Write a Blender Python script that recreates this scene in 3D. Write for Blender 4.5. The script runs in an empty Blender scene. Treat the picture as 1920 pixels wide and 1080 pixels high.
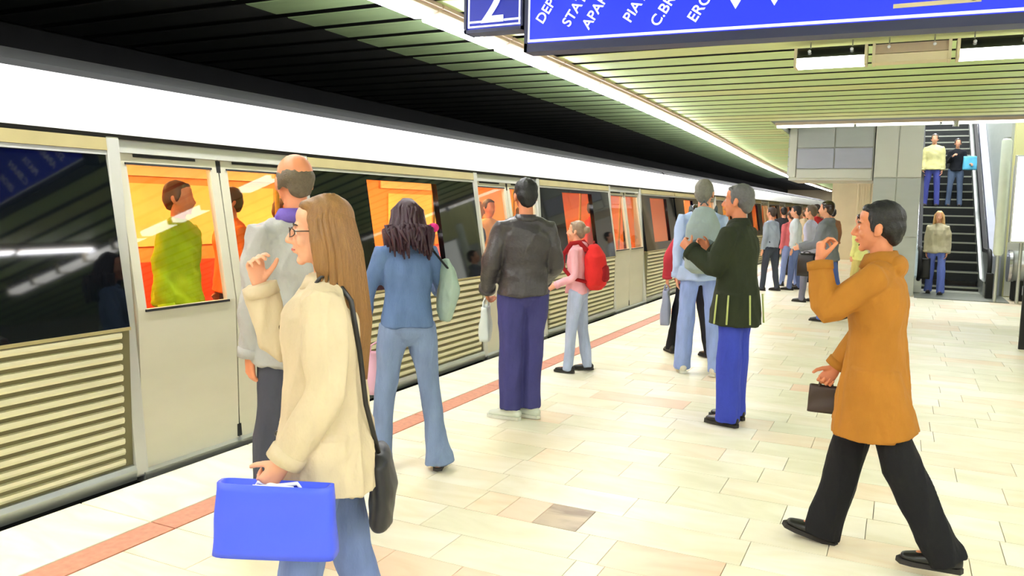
import bpy, bmesh, math, random
import numpy as np
from mathutils import Vector, Matrix, Quaternion, noise
random.seed(7); np.random.seed(7)
SC = bpy.context.scene; COL = SC.collection
R_ = math.radians
# ------------------------------------------------------------------ camera, world, exposure
CAMH = 1.6; FPX = 1500.0
def _cam_rows(vx=1690, vy=402, s=.02):
    ty = Vector((vx-960, vy-540, FPX)).normalized()
    p2 = Vector((vx-1000-960, vy-1000*s-540, FPX))
    up = ty.cross(p2).normalized()
    if up.y > 0: up = -up
    rx = ty.cross(up).normalized()
    if rx.x < 0: rx = -rx
    return Matrix((rx, ty, up))
RW = _cam_rows()
cd = bpy.data.cameras.new('camera'); cam = bpy.data.objects.new('camera', cd); COL.objects.link(cam)
cd.sensor_width = 36; cd.lens = 36*FPX/1920; cd.clip_start = .05; cd.clip_end = 300
cx_, cy_, cz_ = RW.col[0], -RW.col[1], -RW.col[2]
m4 = Matrix((cx_, cy_, cz_)).transposed().to_4x4(); m4.translation = (0, 0, CAMH)
cam.matrix_world = m4; SC.camera = cam
w = bpy.data.worlds.new('station_air'); SC.world = w; w.use_nodes = True
w.node_tree.nodes['Background'].inputs[0].default_value = (.9, .95, 1, 1)
w.node_tree.nodes['Background'].inputs[1].default_value = .05
SC.view_settings.view_transform = 'Standard'; SC.view_settings.look = 'None'
SC.view_settings.gamma = 1; SC.view_settings.use_curve_mapping = False
SC.view_settings.exposure = 0.14
LAMP = 52.0          # radiance of the platform tubes
TRAINLAMP = 30.0

# ------------------------------------------------------------------ materials
def nt(name):
    m = bpy.data.materials.new(name); m.use_nodes = True; t = m.node_tree
    return m, t, t.nodes['Principled BSDF']
def lin(c):
    return tuple(((v/255)/12.92 if v/255 <= .04045 else ((v/255+.055)/1.055)**2.4) for v in c) + (1,)
def mat(name, rgb, rough=.6, metal=0, var=.12, scale=6, bump=0, bscale=60, stretch=(1,1,1), spec=.5, coat=0):
    m, t, b = nt(name); N = t.nodes; L = t.links
    tc = N.new('ShaderNodeTexCoord'); mp = N.new('ShaderNodeMapping'); mp.inputs['Scale'].default_value = stretch
    L.new(tc.outputs['Object'], mp.inputs['Vector'])
    nz = N.new('ShaderNodeTexNoise'); nz.inputs['Scale'].default_value = scale; nz.inputs['Detail'].default_value = 5
    L.new(mp.outputs[0], nz.inputs['Vector'])
    mx = N.new('ShaderNodeMixRGB'); c = lin(rgb)
    mx.inputs[1].default_value = tuple(max(0, v*(1-var)) for v in c[:3])+(1,)
    mx.inputs[2].default_value = tuple(min(1, v*(1+var)) for v in c[:3])+(1,)
    L.new(nz.outputs['Fac'], mx.inputs[0]); L.new(mx.outputs[0], b.inputs['Base Color'])
    b.inputs['Roughness'].default_value = rough; b.inputs['Metallic'].default_value = metal
    b.inputs['Specular IOR Level'].default_value = spec; b.inputs['Coat Weight'].default_value = coat
    if bump:
        n2 = N.new('ShaderNodeTexNoise'); n2.inputs['Scale'].default_value = bscale; n2.inputs['Detail'].default_value = 3
        L.new(mp.outputs[0], n2.inputs['Vector'])
        bp = N.new('ShaderNodeBump'); bp.inputs['Strength'].default_value = bump; bp.inputs['Distance'].default_value = .01
        L.new(n2.outputs['Fac'], bp.inputs['Height']); L.new(bp.outputs[0], b.inputs['Normal'])
    return m
def emis(name, rgb, s):
    m, t, b = nt(name); c = lin(rgb)
    b.inputs['Base Color'].default_value = c; b.inputs['Emission Color'].default_value = c; b.inputs['Emission Strength'].default_value = s
    return m
def fabric(name, rgb, var=.26, bump=.8, rough=.85):
    return mat(name, rgb, rough, 0, var, 7, bump, 22, stretch=(1, 1, .7), spec=.25)
def denim(name, rgb):
    return mat(name, rgb, .85, 0, .4, 12, .4, 120, stretch=(1, 1, .35), spec=.2)
def glassmat(name, tint, gloss=.12, rough=.02):
    m = bpy.data.materials.new(name); m.use_nodes = True; t = m.node_tree; N = t.nodes; L = t.links
    N.remove(N['Principled BSDF']); out = N['Material Output']
    tr = N.new('ShaderNodeBsdfTransparent'); tr.inputs[0].default_value = tint
    gl = N.new('ShaderNodeBsdfGlossy'); gl.inputs['Roughness'].default_value = rough
    lw = N.new('ShaderNodeLayerWeight'); lw.inputs[0].default_value = .5
    pw = N.new('ShaderNodeMath'); pw.operation = 'POWER'; pw.inputs[1].default_value = 4; L.new(lw.outputs['Facing'], pw.inputs[0])
    ml = N.new('ShaderNodeMath'); ml.operation = 'MULTIPLY_ADD'; ml.inputs[1].default_value = .55; ml.inputs[2].default_value = gloss*.3; L.new(pw.outputs[0], ml.inputs[0])
    mx = N.new('ShaderNodeMixShader')
    L.new(ml.outputs[0], mx.inputs[0]); L.new(tr.outputs[0], mx.inputs[1]); L.new(gl.outputs[0], mx.inputs[2]); L.new(mx.outputs[0], out.inputs[0])
    return m
M = {}
def marble(name, c1, c2, vein=.25):
    m, t, b = nt(name); N = t.nodes; L = t.links
    tc = N.new('ShaderNodeTexCoord'); mp = N.new('ShaderNodeMapping'); mp.inputs['Scale'].default_value = (1, 2.6, 1)
    oi = N.new('ShaderNodeObjectInfo'); ad = N.new('ShaderNodeVectorMath'); ad.operation = 'ADD'
    L.new(tc.outputs['Object'], mp.inputs[0]); L.new(mp.outputs[0], ad.inputs[0])
    cmb = N.new('ShaderNodeCombineXYZ'); mu = N.new('ShaderNodeMath'); mu.operation = 'MULTIPLY'; mu.inputs[1].default_value = 37
    L.new(oi.outputs['Random'], mu.inputs[0]); L.new(mu.outputs[0], cmb.inputs[0]); L.new(mu.outputs[0], cmb.inputs[1]); L.new(cmb.outputs[0], ad.inputs[1])
    nz = N.new('ShaderNodeTexNoise'); nz.inputs['Scale'].default_value = 1.7; nz.inputs['Detail'].default_value = 8; nz.inputs['Distortion'].default_value = 1.2
    L.new(ad.outputs[0], nz.inputs['Vector'])
    r = N.new('ShaderNodeValToRGB'); r.color_ramp.elements[0].position = .35; r.color_ramp.elements[1].position = .62
    r.color_ramp.elements[0].color = lin(c2); r.color_ramp.elements[1].color = lin(c1)
    L.new(nz.outputs['Fac'], r.inputs[0]); L.new(r.outputs[0], b.inputs['Base Color'])
    b.inputs['Roughness'].default_value = .38; b.inputs['Specular IOR Level'].default_value = .35
    return m
M['tiles'] = [marble('cream_marble', (240, 233, 210), (230, 222, 192)), marble('cream_marble_pale', (243, 238, 220), (234, 227, 202)),
              marble('cream_marble_green', (236, 233, 208), (224, 220, 190)), marble('cream_marble_warm', (241, 228, 202), (234, 214, 182))]
M['peach'] = marble('peach_marble', (240, 214, 188), (234, 200, 170)); M['brown'] = marble('mottled_brown_marble', (196, 178, 152), (150, 130, 110))
M['edge'] = marble('pale_edge_stone', (240, 236, 214), (228, 222, 194)); M['red_stone'] = mat('red_granite', (205, 140, 116), .4, 0, .3, 30)
M['grout'] = mat('grout', (196, 184, 154), .9); M['concrete'] = mat('dark_concrete', (52, 54, 50), .9, 0, .3, 3)
M['soot'] = mat('sooty_concrete', (16, 17, 17), .95, 0, .4, 2)
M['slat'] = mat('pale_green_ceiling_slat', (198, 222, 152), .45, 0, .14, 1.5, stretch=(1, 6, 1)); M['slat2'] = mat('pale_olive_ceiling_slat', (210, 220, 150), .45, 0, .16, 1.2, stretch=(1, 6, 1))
M['slat_dark'] = mat('darker_green_slat', (146, 172, 130), .6, 0, .35, 1.1, stretch=(1, 4, 1)); M['slat_black'] = mat('near_black_slat', (26, 28, 26), .8, 0, .4, 2)  # slats over the track are darker, farther left nearly black
M['void'] = mat('ceiling_void_black', (10, 11, 9), .95)
M['tube'] = emis('platform_tube_light', (250, 250, 255), LAMP); M['tube_hall_fill'] = emis('hall_fill_light', (250, 252, 255), 130.0); M['tube_mid'] = emis('box_lamp_light', (255, 253, 248), 9.0); M['tube_soft'] = emis('soft_tube_light', (255, 253, 248), 3.0)
M['panel_glow'] = emis('backlit_panel', (252, 255, 250), 1.6); M['lamp_box'] = mat('lamp_housing_beige', (222, 206, 180), .5)
M['rail'] = mat('lamp_rail_beige', (214, 190, 168), .5); M['chrome'] = mat('brushed_chrome', (190, 190, 194), .22, 1, .1)
M['steel'] = mat('brushed_steel', (196, 200, 196), .35, .85, .12, 3, stretch=(1, 1, 14)); M['steel_door'] = mat('stainless_door_panel', (204, 200, 180), .4, .3, .08, 2, stretch=(1, 1, 3))
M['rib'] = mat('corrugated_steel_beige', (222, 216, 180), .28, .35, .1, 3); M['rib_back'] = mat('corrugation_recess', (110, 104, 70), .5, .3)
M['white_band'] = mat('white_train_band', (250, 250, 250), .45, 0, .02); M['train_roof'] = mat('dark_train_roof', (22, 23, 24), .8)
M['black_glass'] = mat('black_body_glass', (7, 11, 14), .04, 0, .05, spec=.35); M['rubber'] = mat('black_rubber', (16, 16, 16), .7)
M['frame_steel'] = mat('door_post_steel', (196, 196, 188), .35, .5, .05); M['beige_trim'] = mat('beige_gutter', (170, 158, 112), .45, .3)
M['pane'] = glassmat('clear_window_glass', (.93, .95, .93, 1)); M['sky_pane'] = glassmat('balustrade_glass', (.8, .88, .9, 1), .2)
M['car_wall'] = mat('orange_car_wall', (240, 150, 78), .6, 0, .15, 2); M['car_blind'] = mat('yellow_blind', (250, 206, 120), .6, 0, .2, 3); M['car_seat'] = mat('red_seat_plastic', (214, 70, 40), .5); M['car_floor'] = mat('dark_car_floor', (50, 46, 44), .7)
M['car_ceil'] = mat('cream_car_ceiling', (244, 214, 160), .6); M['car_lamp'] = emis('warm_car_lamp', (255, 196, 128), TRAINLAMP); M['pole'] = mat('yellow_grab_pole', (240, 190, 60), .35)
M['blue'] = emis('glowing_sign_blue', (24, 48, 230), .55); M['navy'] = emis('glowing_sign_navy', (18, 36, 160), .35); M['sign_letters'] = emis('glowing_sign_white', (236, 240, 252), .45); M['sign_white'] = mat('sign_white', (240, 242, 250), .5, 0, .02); M['sign_frame'] = mat('sign_frame_dark', (40, 46, 84), .5)  # blue, navy and letter colours carry emission to look more vivid
M['grey_panel'] = mat('grey_metal_panel', (176, 182, 178), .5, 0, .1, 1.5, stretch=(1, 1, 5)); M['grey_panel2'] = mat('lilac_grey_panel', (172, 176, 190), .5, 0, .08, 1.5, stretch=(1, 1, 5))
M['pale_wall'] = mat('pale_wall_panel', (206, 208, 196), .5, 0, .06, 1.5); M['beige_wall'] = mat('beige_wall', (222, 210, 176), .6, 0, .1, 2); M['yellow_wall'] = mat('yellow_green_wall', (222, 220, 160), .6, 0, .1, 2)
M['step'] = mat('escalator_step_black', (24, 27, 27), .5, .2, .2, 20); M['step_nose'] = mat('escalator_step_nose', (158, 160, 148), .4, .6); M['landing'] = mat('landing_plate', (120, 124, 112), .45, .5, .15, 40)
M['skin'] = mat('skin', (226, 164, 132), .5, 0, .08, 8, .1, 80, spec=.4); M['skin_warm'] = mat('skin_warm', (214, 138, 100), .5, 0, .1, 8, .1, 80, spec=.4)
M['lips'] = mat('lips', (190, 98, 88), .45); M['eye'] = mat('eye_white', (232, 228, 222), .2); M['iris'] = mat('iris_dark', (48, 34, 26), .15)
M['leather'] = mat('black_shoe_leather', (22, 20, 20), .35, 0, .2); M['sole'] = mat('rubber_sole', (46, 42, 40), .8); M['sole_white'] = mat('pale_rubber_sole', (214, 214, 200), .7)

# ------------------------------------------------------------------ mesh helpers
class MB:
    def __init__(s): s.v = []; s.f = []
    def add(s, v, f):
        o = len(s.v); s.v += [tuple(p) for p in v]; s.f += [tuple(i+o for i in q) for q in f]; return s
    def box(s, x0, x1, y0, y1, z0, z1):
        v = [(x, y, z) for x in (x0, x1) for y in (y0, y1) for z in (z0, z1)]
        return s.add(v, [(0,1,3,2), (4,6,7,5), (0,4,5,1), (2,3,7,6), (0,2,6,4), (1,5,7,3)])
    def prism(s, pts, a, b, axis='y'):   # pts polygon in the other two axes, CCW, from a to b along the axis
        n = len(pts)
        def P(p, t): return {'y': (p[0], t, p[1]), 'x': (t, p[0], p[1]), 'z': (p[0], p[1], t)}[axis]
        v = [P(p, a) for p in pts]+[P(p, b) for p in pts]
        f = [tuple(range(n-1, -1, -1)), tuple(range(n, 2*n))]+[(i, (i+1) % n, (i+1) % n+n, i+n) for i in range(n)]
        return s.add(v, f)
    def tube(s, pts, rad, n=14, ref=(0, 1, 0), flat=1.0, cap=.6):
        # pts centre line, rad list of r or (rx, ry); ring x axis is perpendicular to ref
        pts = [Vector(p) for p in pts]; rad = [(r, r*flat) if not isinstance(r, (tuple, list)) else r for r in rad]
        ref = Vector(ref); k = len(pts); rings = []
        T = []
        for i in range(k):
            a = pts[max(i-1, 0)]; b = pts[min(i+1, k-1)]; T.append((b-a).normalized())
        P2 = []; 
        if cap:
            P2.append((pts[0]-T[0]*rad[0][1]*cap, T[0], (rad[0][0]*.55, rad[0][1]*.55)))
        for i in range(k): P2.append((pts[i], T[i], rad[i]))
        if cap: P2.append((pts[-1]+T[-1]*rad[-1][1]*cap, T[-1], (rad[-1][0]*.55, rad[-1][1]*.55)))
        v = []; x = None
        for c, t, (rx, ry) in P2:
            if x is None:
                x = ref.cross(t)
                if x.length < .25: x = Vector((1, 0, 0))-t*t.x
                if x.length < .25: x = Vector((0, 0, 1))-t*t.z
            else: x = x-t*x.dot(t)
            x.normalize(); y = t.cross(x).normalized()
            for j in range(n):
                a = 2*math.pi*j/n; v.append(c+x*math.cos(a)*rx+y*math.sin(a)*ry)
        m = len(P2); f = [tuple(range(n-1, -1, -1)), tuple(range((m-1)*n, m*n))]
        for i in range(m-1):
            for j in range(n):
                j2 = (j+1) % n; f.append((i*n+j, i*n+j2, (i+1)*n+j2, (i+1)*n+j))
        return s.add(v, f)
    def ell(s, c, r, q=None, n=14, m=9):
        c = Vector(c); v = []; f = []
        for i in range(1, m):
            th = math.pi*i/m
            for j in range(n):
                a = 2*math.pi*j/n; p = Vector((math.sin(th)*math.cos(a)*r[0], math.sin(th)*math.sin(a)*r[1], math.cos(th)*r[2]))
                if q is not None: p = q @ p
                v.append(c+p)
        top = Vector((0, 0, r[2])); bot = -top
        if q is not None: top = q @ top; bot = q @ bot
        v += [c+top, c+bot]; T = len(v)-2
        for i in range(m-2):
            for j in range(n):
                j2 = (j+1) % n; f.append((i*n+j, (i+1)*n+j, (i+1)*n+j2, i*n+j2))
        for j in range(n):
            j2 = (j+1) % n; f.append((T, j, j2)); f.append((T+1, (m-2)*n+j2, (m-2)*n+j))
        return s.add(v, f)
    def cyl(s, a, b, r, n=20): return s.tube([a, b], [r, r], n, cap=0, ref=(0, 1, .01))
    def xf(s, fn): s.v = [tuple(fn(Vector(p))) for p in s.v]; return s
    def mesh(s, name):
        me = bpy.data.meshes.new(name); me.from_pydata(s.v, [], s.f); me.update(); return me
    def build(s, name, m, parent=None, smooth=False, bevel=0):
        me = s.mesh(name)
        if bevel or 1:
            bm = bmesh.new(); bm.from_mesh(me); bmesh.ops.recalc_face_normals(bm, faces=bm.faces)
            if bevel: bmesh.ops.bevel(bm, geom=bm.edges[:], offset=bevel, segments=2, affect='EDGES', profile=.6)
            bm.to_mesh(me); bm.free()
        if smooth: me.polygons.foreach_set('use_smooth', [True]*len(me.polygons))
        me.materials.append(m); return link(name, me, parent)
def link(name, me, parent=None):
    o = bpy.data.objects.new(name, me); COL.objects.link(o)
    if parent: o.parent = parent
    return o
def empty(name, loc=(0, 0, 0), rz=0):
    o = bpy.data.objects.new(name, None); COL.objects.link(o); o.location = loc; o.rotation_euler.z = rz; o.empty_display_size = .1; return o
def tag(o, label=None, cat=None, group=None, kind=None):
    if label: o['label'] = label
    if cat: o['category'] = cat
    if group: o['group'] = group
    if kind: o['kind'] = kind
    return o
def struct(o): o['kind'] = 'structure'; return o
def wrinkle(co, amp, freq, seed, stretch=(1, 1, 1)):
    rs = np.random.RandomState(seed); out = np.zeros(len(co))
    c = co*np.array(stretch)
    w1 = np.sin(c @ rs.randn(3, 3)*freq*.5+rs.rand(3)*6)
    for i in range(5):
        k = rs.randn(3); k /= np.linalg.norm(k); out += (1-1.6*np.abs(np.sin((c @ k)*freq*.5*(.6+.5*i)+rs.rand()*6+1.3*w1[:, i % 3])))/(1+.35*i)
    return out*amp/2.2
def skinned(mb, name, m, parent, vox=.012, smooth=4, wr=0, wf=22, seed=1, stretch=(1, 1, 1), fac=.5):
    # fuse the overlapping closed volumes into ONE continuous surface
    me = mb.mesh(name+'_raw'); t = bpy.data.objects.new('tmp', me); COL.objects.link(t)
    r = t.modifiers.new('r', 'REMESH'); r.mode = 'VOXEL'; r.voxel_size = vox; r.use_smooth_shade = True
    if smooth:
        s_ = t.modifiers.new('s', 'SMOOTH'); s_.factor = fac; s_.iterations = smooth
    dg = bpy.context.evaluated_depsgraph_get(); ev = t.evaluated_get(dg); out = bpy.data.meshes.new_from_object(ev, preserve_all_data_layers=False, depsgraph=dg)
    bpy.data.objects.remove(t); bpy.data.meshes.remove(me); out.name = name
    if wr:
        n = len(out.vertices); co = np.empty(n*3); out.vertices.foreach_get('co', co); co = co.reshape(-1, 3)
        no = np.empty(n*3); out.vertex_normals.foreach_get('vector', no); no = no.reshape(-1, 3)
        co = co+no*wrinkle(co, wr, wf, seed, stretch)[:, None]; out.vertices.foreach_set('co', co.ravel()); out.update()
    out.polygons.foreach_set('use_smooth', [True]*len(out.polygons))
    out.materials.clear(); out.materials.append(m); return link(name, out, parent)

# ------------------------------------------------------------------ the setting
EDGE = -3.78
CEIL = 3.2
fl = MB().box(EDGE+.01, 9.5, -7, 62, -.3, -.018).build('floor', M['grout']); struct(fl)
track = MB().box(-7.6, EDGE-.02, -7, 62, -1.4, -1.15).box(EDGE-.02, EDGE+.0, -7, 62, -1.15, -.02).build('floor_track_bed', M['soot']); struct(track)
slabs = MB()
y = -6.9; k = 0
while y < 60:
    L = 1.2 if y < 20 else 2.4
    if 1.2 < y < 16: MB().box(EDGE-.02, -3.28, y, y+L-.008, -.05, 0).build('edge_slab', M['edge'], fl, bevel=.004 if y < 8 else 0); MB().box(-3.27, -3.11, y, y+L-.008, -.05, -.001).build('red_strip_slab', M['red_stone'], fl)
    else: slabs.box(EDGE-.02, -3.28, y, y+L-.008, -.05, 0)
    y += L
e = slabs.build('edge_slabs_beyond', M['edge'], fl); e['kind'] = 'stuff'
s2 = MB(); s2.box(-3.27, -3.11, -6.9, 1.2, -.05, -.001); s2.box(-3.27, -3.11, 16, 60, -.05, -.001); e = s2.build('red_strip_beyond', M['red_stone'], fl); e['kind'] = 'stuff'
# marble slabs in courses across the platform; the nearest in view are objects, the rest is joined
rest = [MB() for _ in range(4)]; nt_ = 0
rows = []; y = -6.9
while y < 60: d = .30 if y < 12 else .6; rows.append((y, d)); y += d
rng = random.Random(3)
specials = [(-1.78, -1.38, 3.68, 'pb'), (-1.15, -.58, 3.2, 'p'), (-2.05, -1.70, 2.72, 'p'), (-1.22, -.9, 3.6, 'p')]
def tilebox(x0, x1, y0, y1): return MB().box(x0+.002, x1-.002, y0+.002, y1-.002, -.04, rng.uniform(-.001, 0))
for (y0, d) in rows:
    x = -3.10
    off = rng.uniform(.2, .7); first = True
    while x < 9.4:
        wd = off if first else rng.choice([.4, .6, .6, .8]); first = False
        x1 = min(x+wd, 9.45); force = None
        for (fy, cuts) in ((3.83, ((-1.80, -1.60, 'peach'), (-1.60, -1.36, 'brown'))), (3.52, ((-1.14, -.62, 'peach'),)), (3.22, ((-1.10, -.56, 'peach'),)), (2.88, ((-2.02, -1.66, 'peach'),))):
            if y0 <= fy < y0+d:
                for (ca, cb, cm) in cuts:
                    if abs(x-ca) < 1e-6: x1 = cb; force = M[cm]
                    elif x < ca < x1: x1 = ca
        # in view of the lens and near enough to be told apart
        c = RW.transposed() @ Vector(((x+x1)/2, y0+d/2, -CAMH)); u = 960+FPX*c.x/c.z if c.z > .2 else -999; v = 540+FPX*c.y/c.z if c.z > .2 else 9999
        if -80 < u < 2000 and v < 1150 and c.z > .2 and y0 < 10.5 and nt_ < 298:
            m = M['tiles'][rng.choice([0, 0, 1, 1, 2, 2, 3])]
            xm = (x+x1)/2; ym = y0+d/2
            if rng.random() < .02: m = M['peach']
            m = force or m
            tilebox(x, x1, y0, y0+d).build('floor_tile', m, fl); nt_ += 1
        else:
            rest[rng.randrange(4)].box(x+.002, x1-.002, y0+.002, y0+d-.002, -.04, 0)
        x = x1
for i, r in enumerate(rest):
    o = r.build('floor_tiles_beyond', M['tiles'][i], fl); o['kind'] = 'stuff'
# walls
struct(MB().box(-7.8, -7.6, -7, 62, -1.4, 4.2).build('wall_left', M['soot']))
struct(MB().box(9.5, 9.7, -7, 62, -.3, 5.2).build('wall_right', M['pale_wall']))
struct(MB().box(-7.8, 9.7, -7.2, -7, -1.4, 5.2).build('wall_near', M['pale_wall']))
struct(MB().box(-7.8, 9.7, 62, 62.2, -1.4, 5.2).build('wall_far', M['beige_wall']))
# ceiling: cross slats with dark gaps under a black void
ce = struct(MB().box(-7.6, 9.5, -7, 15.6, CEIL+.10, CEIL+.25).box(-7.6, -2.2, 15.6, 62, CEIL+.10, CEIL+.25).build('ceiling', M['void']))
def lampx(y): return -3.58-(0 if y < 9 else .95*(1-math.exp(-((y-9)/17)**2)))
y = -6.9; i = 0
far = MB(); far2 = MB()
while y < 61:
    P = .50; g = .125
    z0, z1 = CEIL, CEIL+.007
    m = M['slat'] if random.random() < .6 else M['slat2']
    lx = lampx(y)
    xr = 9.4 if y+P < 15.55 else -2.2
    def trough(mb, a, b): mb.prism([(y+.0, z1), (y+.012, z0), (y+P-g-.012, z0), (y+P-g, z1)], a, b, 'x')
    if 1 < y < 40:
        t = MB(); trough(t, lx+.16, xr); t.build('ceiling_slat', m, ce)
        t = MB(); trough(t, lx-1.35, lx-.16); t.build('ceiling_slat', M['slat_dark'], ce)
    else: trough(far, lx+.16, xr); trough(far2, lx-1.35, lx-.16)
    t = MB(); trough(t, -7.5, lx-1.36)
    if 1 < y < 22: t.build('near_black_slat', M['slat_black'], ce)
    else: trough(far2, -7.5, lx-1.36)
    y += P
o = far.build('ceiling_slats_beyond', M['slat'], ce); o['kind'] = 'stuff'
o = far2.build('dark_slats_beyond', M['slat_black'], ce); o['kind'] = 'stuff'
# the hall above and behind the escalator
struct(MB().box(-2.2, 9.5, 15.6, 15.7, CEIL+.02, 6.4).build('wall_above_opening', M['grey_panel']))
struct(MB().box(-2.3, -2.2, 15.6, 62, CEIL+.02, 6.4).build('wall_hall_left', M['grey_panel']))
struct(MB().box(-2.3, 9.5, 15.6, 32, 6.4, 6.6).build('ceiling_hall', M['void']))
struct(MB().box(-.6, 9.5, 29.5, 29.7, 2.5, 6.4).build('wall_hall_back', M['soot']))
# bulkhead of grey panels over the stairs
bk = struct(MB().box(-2.16, -.56, 17.56, 19.4, 2.26, 4.6).build('wall_bulkhead', M['pale_wall']))
for a, b, z0, z1, mm in ((-2.16, -2.02, 2.32, 3.9, 'pale_wall'), (-2.0, -1.30, 2.92, 3.9, 'grey_panel'), (-1.28, -.58, 2.92, 3.9, 'grey_panel'), (-2.0, -1.30, 2.5, 2.9, 'grey_panel2'), (-1.28, -.58, 2.5, 2.9, 'grey_panel2'), (-2.0, -.58, 2.3, 2.48, 'pale_wall')):
    MB().box(a, b, 17.52, 17.56, z0, z1).build('wall_panel', M[mm], bk, bevel=.006)
for q in range(8): MB().box(-2.19, -2.165, 17.6, 19.35, 2.35+q*.2, 2.53+q*.2).build('side_panel', M['grey_panel'], bk)
# wall left of the escalator with panel joints and a glass screen at its foot
ws = struct(MB().box(-.54, .30, 17.46, 29.5, 0, 6.3).build('wall_stair', M['pale_wall']))
for (a, b) in ((-.54, -.13), (-.12, .30)):
    for z0, z1 in ((.02, 1.15), (1.17, 2.3), (2.32, 3.45), (3.47, 4.4)): MB().box(a+.005, b-.005, 17.43, 17.46, z0, z1).build('wall_panel', M['pale_wall' if z0 > 1.2 else 'grey_panel'], ws, bevel=.005)
# wall right of the escalator
wr_ = struct(MB().box(1.92, 9.4, 18.6, 18.8, 0, 6.3).build('wall_escalator_side', M['yellow_wall']))
for (a, b) in ((1.93, 2.5), (2.52, 3.1), (3.12, 3.7)):
    for z0, z1 in ((.02, 1.1), (1.12, 2.6), (2.62, 4.2)): MB().box(a, b, 18.57, 18.6, z0, z1).build('wall_panel', M['yellow_wall' if z0 > 2 else 'pale_wall'], wr_, bevel=.005)
struct(MB().box(1.87, 1.95, 18.8, 29.4, 0, 6.3).build('wall_escalator_flank', M['grey_panel']))
# concourse far left: pale pillar and cross wall
pl = empty('pillar', (-.95, 24, 0)); tag(pl, 'beige fluted pillar at the far end below the grey bulkhead', 'pillar')
MB().box(-.17, .17, -.17, .17, .12, 3.28).build('shaft', M['beige_wall'], pl, bevel=.01); MB().box(-.22, .22, -.22, .22, 0, .12).build('plinth', M['pale_wall'], pl)
for q in range(5): MB().box(-.15+q*.065, -.115+q*.065, -.185, -.17, .2, 3.1).build('flute', M['beige_wall'], pl)
struct(MB().box(-2.2, -.54, 30, 30.2, 0, 3.2).build('wall_concourse', M['beige_wall']))
struct(MB().box(-2.2, -.54, 19.4, 30, 3.28, 3.4).build('ceiling_concourse', M['pale_wall']))

# ------------------------------------------------------------------ ceiling strip lamps (one fixture per object)
def lamp_proto():
    r = empty('ceiling_lamp'); 
    MB().prism([(-.13, 0), (.13, 0), (.13, -.05), (.075, -.075), (-.075, -.075), (-.13, -.05)][::-1], -.635, .635).build('housing', M['lamp_box'], r)
    MB().box(-.065, .065, -.60, .60, -.105, -.075).build('diffuser', M['tube'], r, bevel=.01)
    MB().box(.13, .17, -.635, .635, -.03, .0).build('side_rail', M['rail'], r)
    return r
def dup(root, loc, rz=0, label=None, group=None, cat=None):
    r = root.copy(); COL.objects.link(r); r.location = loc; r.rotation_euler.z = rz
    tag(r, label, cat, group)
    for ch in list(root.children):
        c = ch.copy(); COL.objects.link(c); c.parent = r
        for g in ch.children: d = g.copy(); COL.objects.link(d); d.parent = c
    return r
LP = lamp_proto(); first = True
y = -6.0; n = 0
while y < 60:
    a = math.atan2(lampx(y)-lampx(y+1.3), 1.3)
    inview = 4.0 < y < 12; vis = y > 12
    lab = 'linear white ceiling lamp in the row above the platform edge, beyond the station sign' if y > 4.4 else 'linear white ceiling lamp in the row above the train, left of the number two sign'
    grp = 'strip lamps above the platform edge' if y > 4.4 else 'strip lamps nearest the viewer'
    if 4.4 < y < 10.8:
        lab = ('first', 'second', 'third', 'fourth', 'fifth')[int((y-4.4)/1.3)]+' ceiling strip lamp past the number two sign, above the platform edge'; grp = None
    elif y > 10: lab = 'linear white ceiling lamp in the far run of the row above the platform edge'
    loc = (lampx(y+.65), y+.65, CEIL)
    if first: LP.location = loc; tag(LP, lab, 'lamp', grp); first = False
    else:
        o = dup(LP, loc, a, lab, grp, 'lamp')
        if not grp: del o['group']
    y += 1.3
for (lx, ya, yb) in ((2.9, -6, 8), (.3, -6, 1.5)):
    y = ya
    while y < yb:
        dup(LP, (lx, y+.65, CEIL), 0, 'linear white ceiling lamp over the middle of the platform', 'strip lamps over the platform middle', 'lamp'); y += 1.3
# cross lamp in front of the escalator opening
r = empty('ceiling_lamp', (-.0, 15.3, CEIL)); tag(r, 'long white lamp bar crossing the ceiling before the escalator opening', 'lamp')
MB().box(-2.15, 3.2, -.06, .06, -.05, .0).build('housing', M['lamp_box'], r)
for q in range(4): MB().box(-2.12+q*1.32, -.84+q*1.32, -.045, .045, -.09, -.05).build('diffuser', M['tube_soft'], r)
MB().cyl((.72, -.02, -.14), (.72, -.02, -.05), .05).build('sensor', M['chrome'], r)
# row of hung box lamps across the platform (three in the frame, the rest go on to the right)
hl = []
for i in range(9):
    a = -.99+i*.675; b = a+.61; unlit = i == 1
    lab = ('leftmost hung box lamp right of the line map sign, white glowing underside', 'hung box lamp with an unlit beige underside, between two glowing ones', 'hung box lamp at the right frame edge, white glowing underside')[i] if i < 3 else 'glowing hung box lamp in the cross row, beyond the right frame edge'
    r = empty('hanging_lamp', ((a+b)/2, 8.2, 3.0)); tag(r, lab, 'lamp', None if i < 3 else 'cross row of box lamps beyond the frame'); h = (b-a)/2
    MB().prism([(-.10, .04), (.10, .04), (.06, .13), (-.06, .13)], -h, h, 'x').build('reflector', M['chrome'] if not unlit else M['rail'], r)
    MB().prism([(-.10, .035), (.10, .035), (.085, -.035), (-.085, -.035)], -h+.01, h-.01, 'x').build('diffuser', M['beige_wall' if unlit else 'tube_mid'], r)
    for s_ in (-1, 1):
        MB().box(s_*h-.012, s_*h+.012, -.105, .105, -.04, .135).build('end_cap', M['beige_wall'], r)
        MB().cyl((s_*h*.6, 0, .13), (s_*h*.6, 0, .2), .006, 8).build('rod', M['chrome'], r); MB().ell((s_*h*.6, -.09, .10), (.015, .012, .015)).build('screw_cap', M['sign_white'], r, True)
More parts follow.
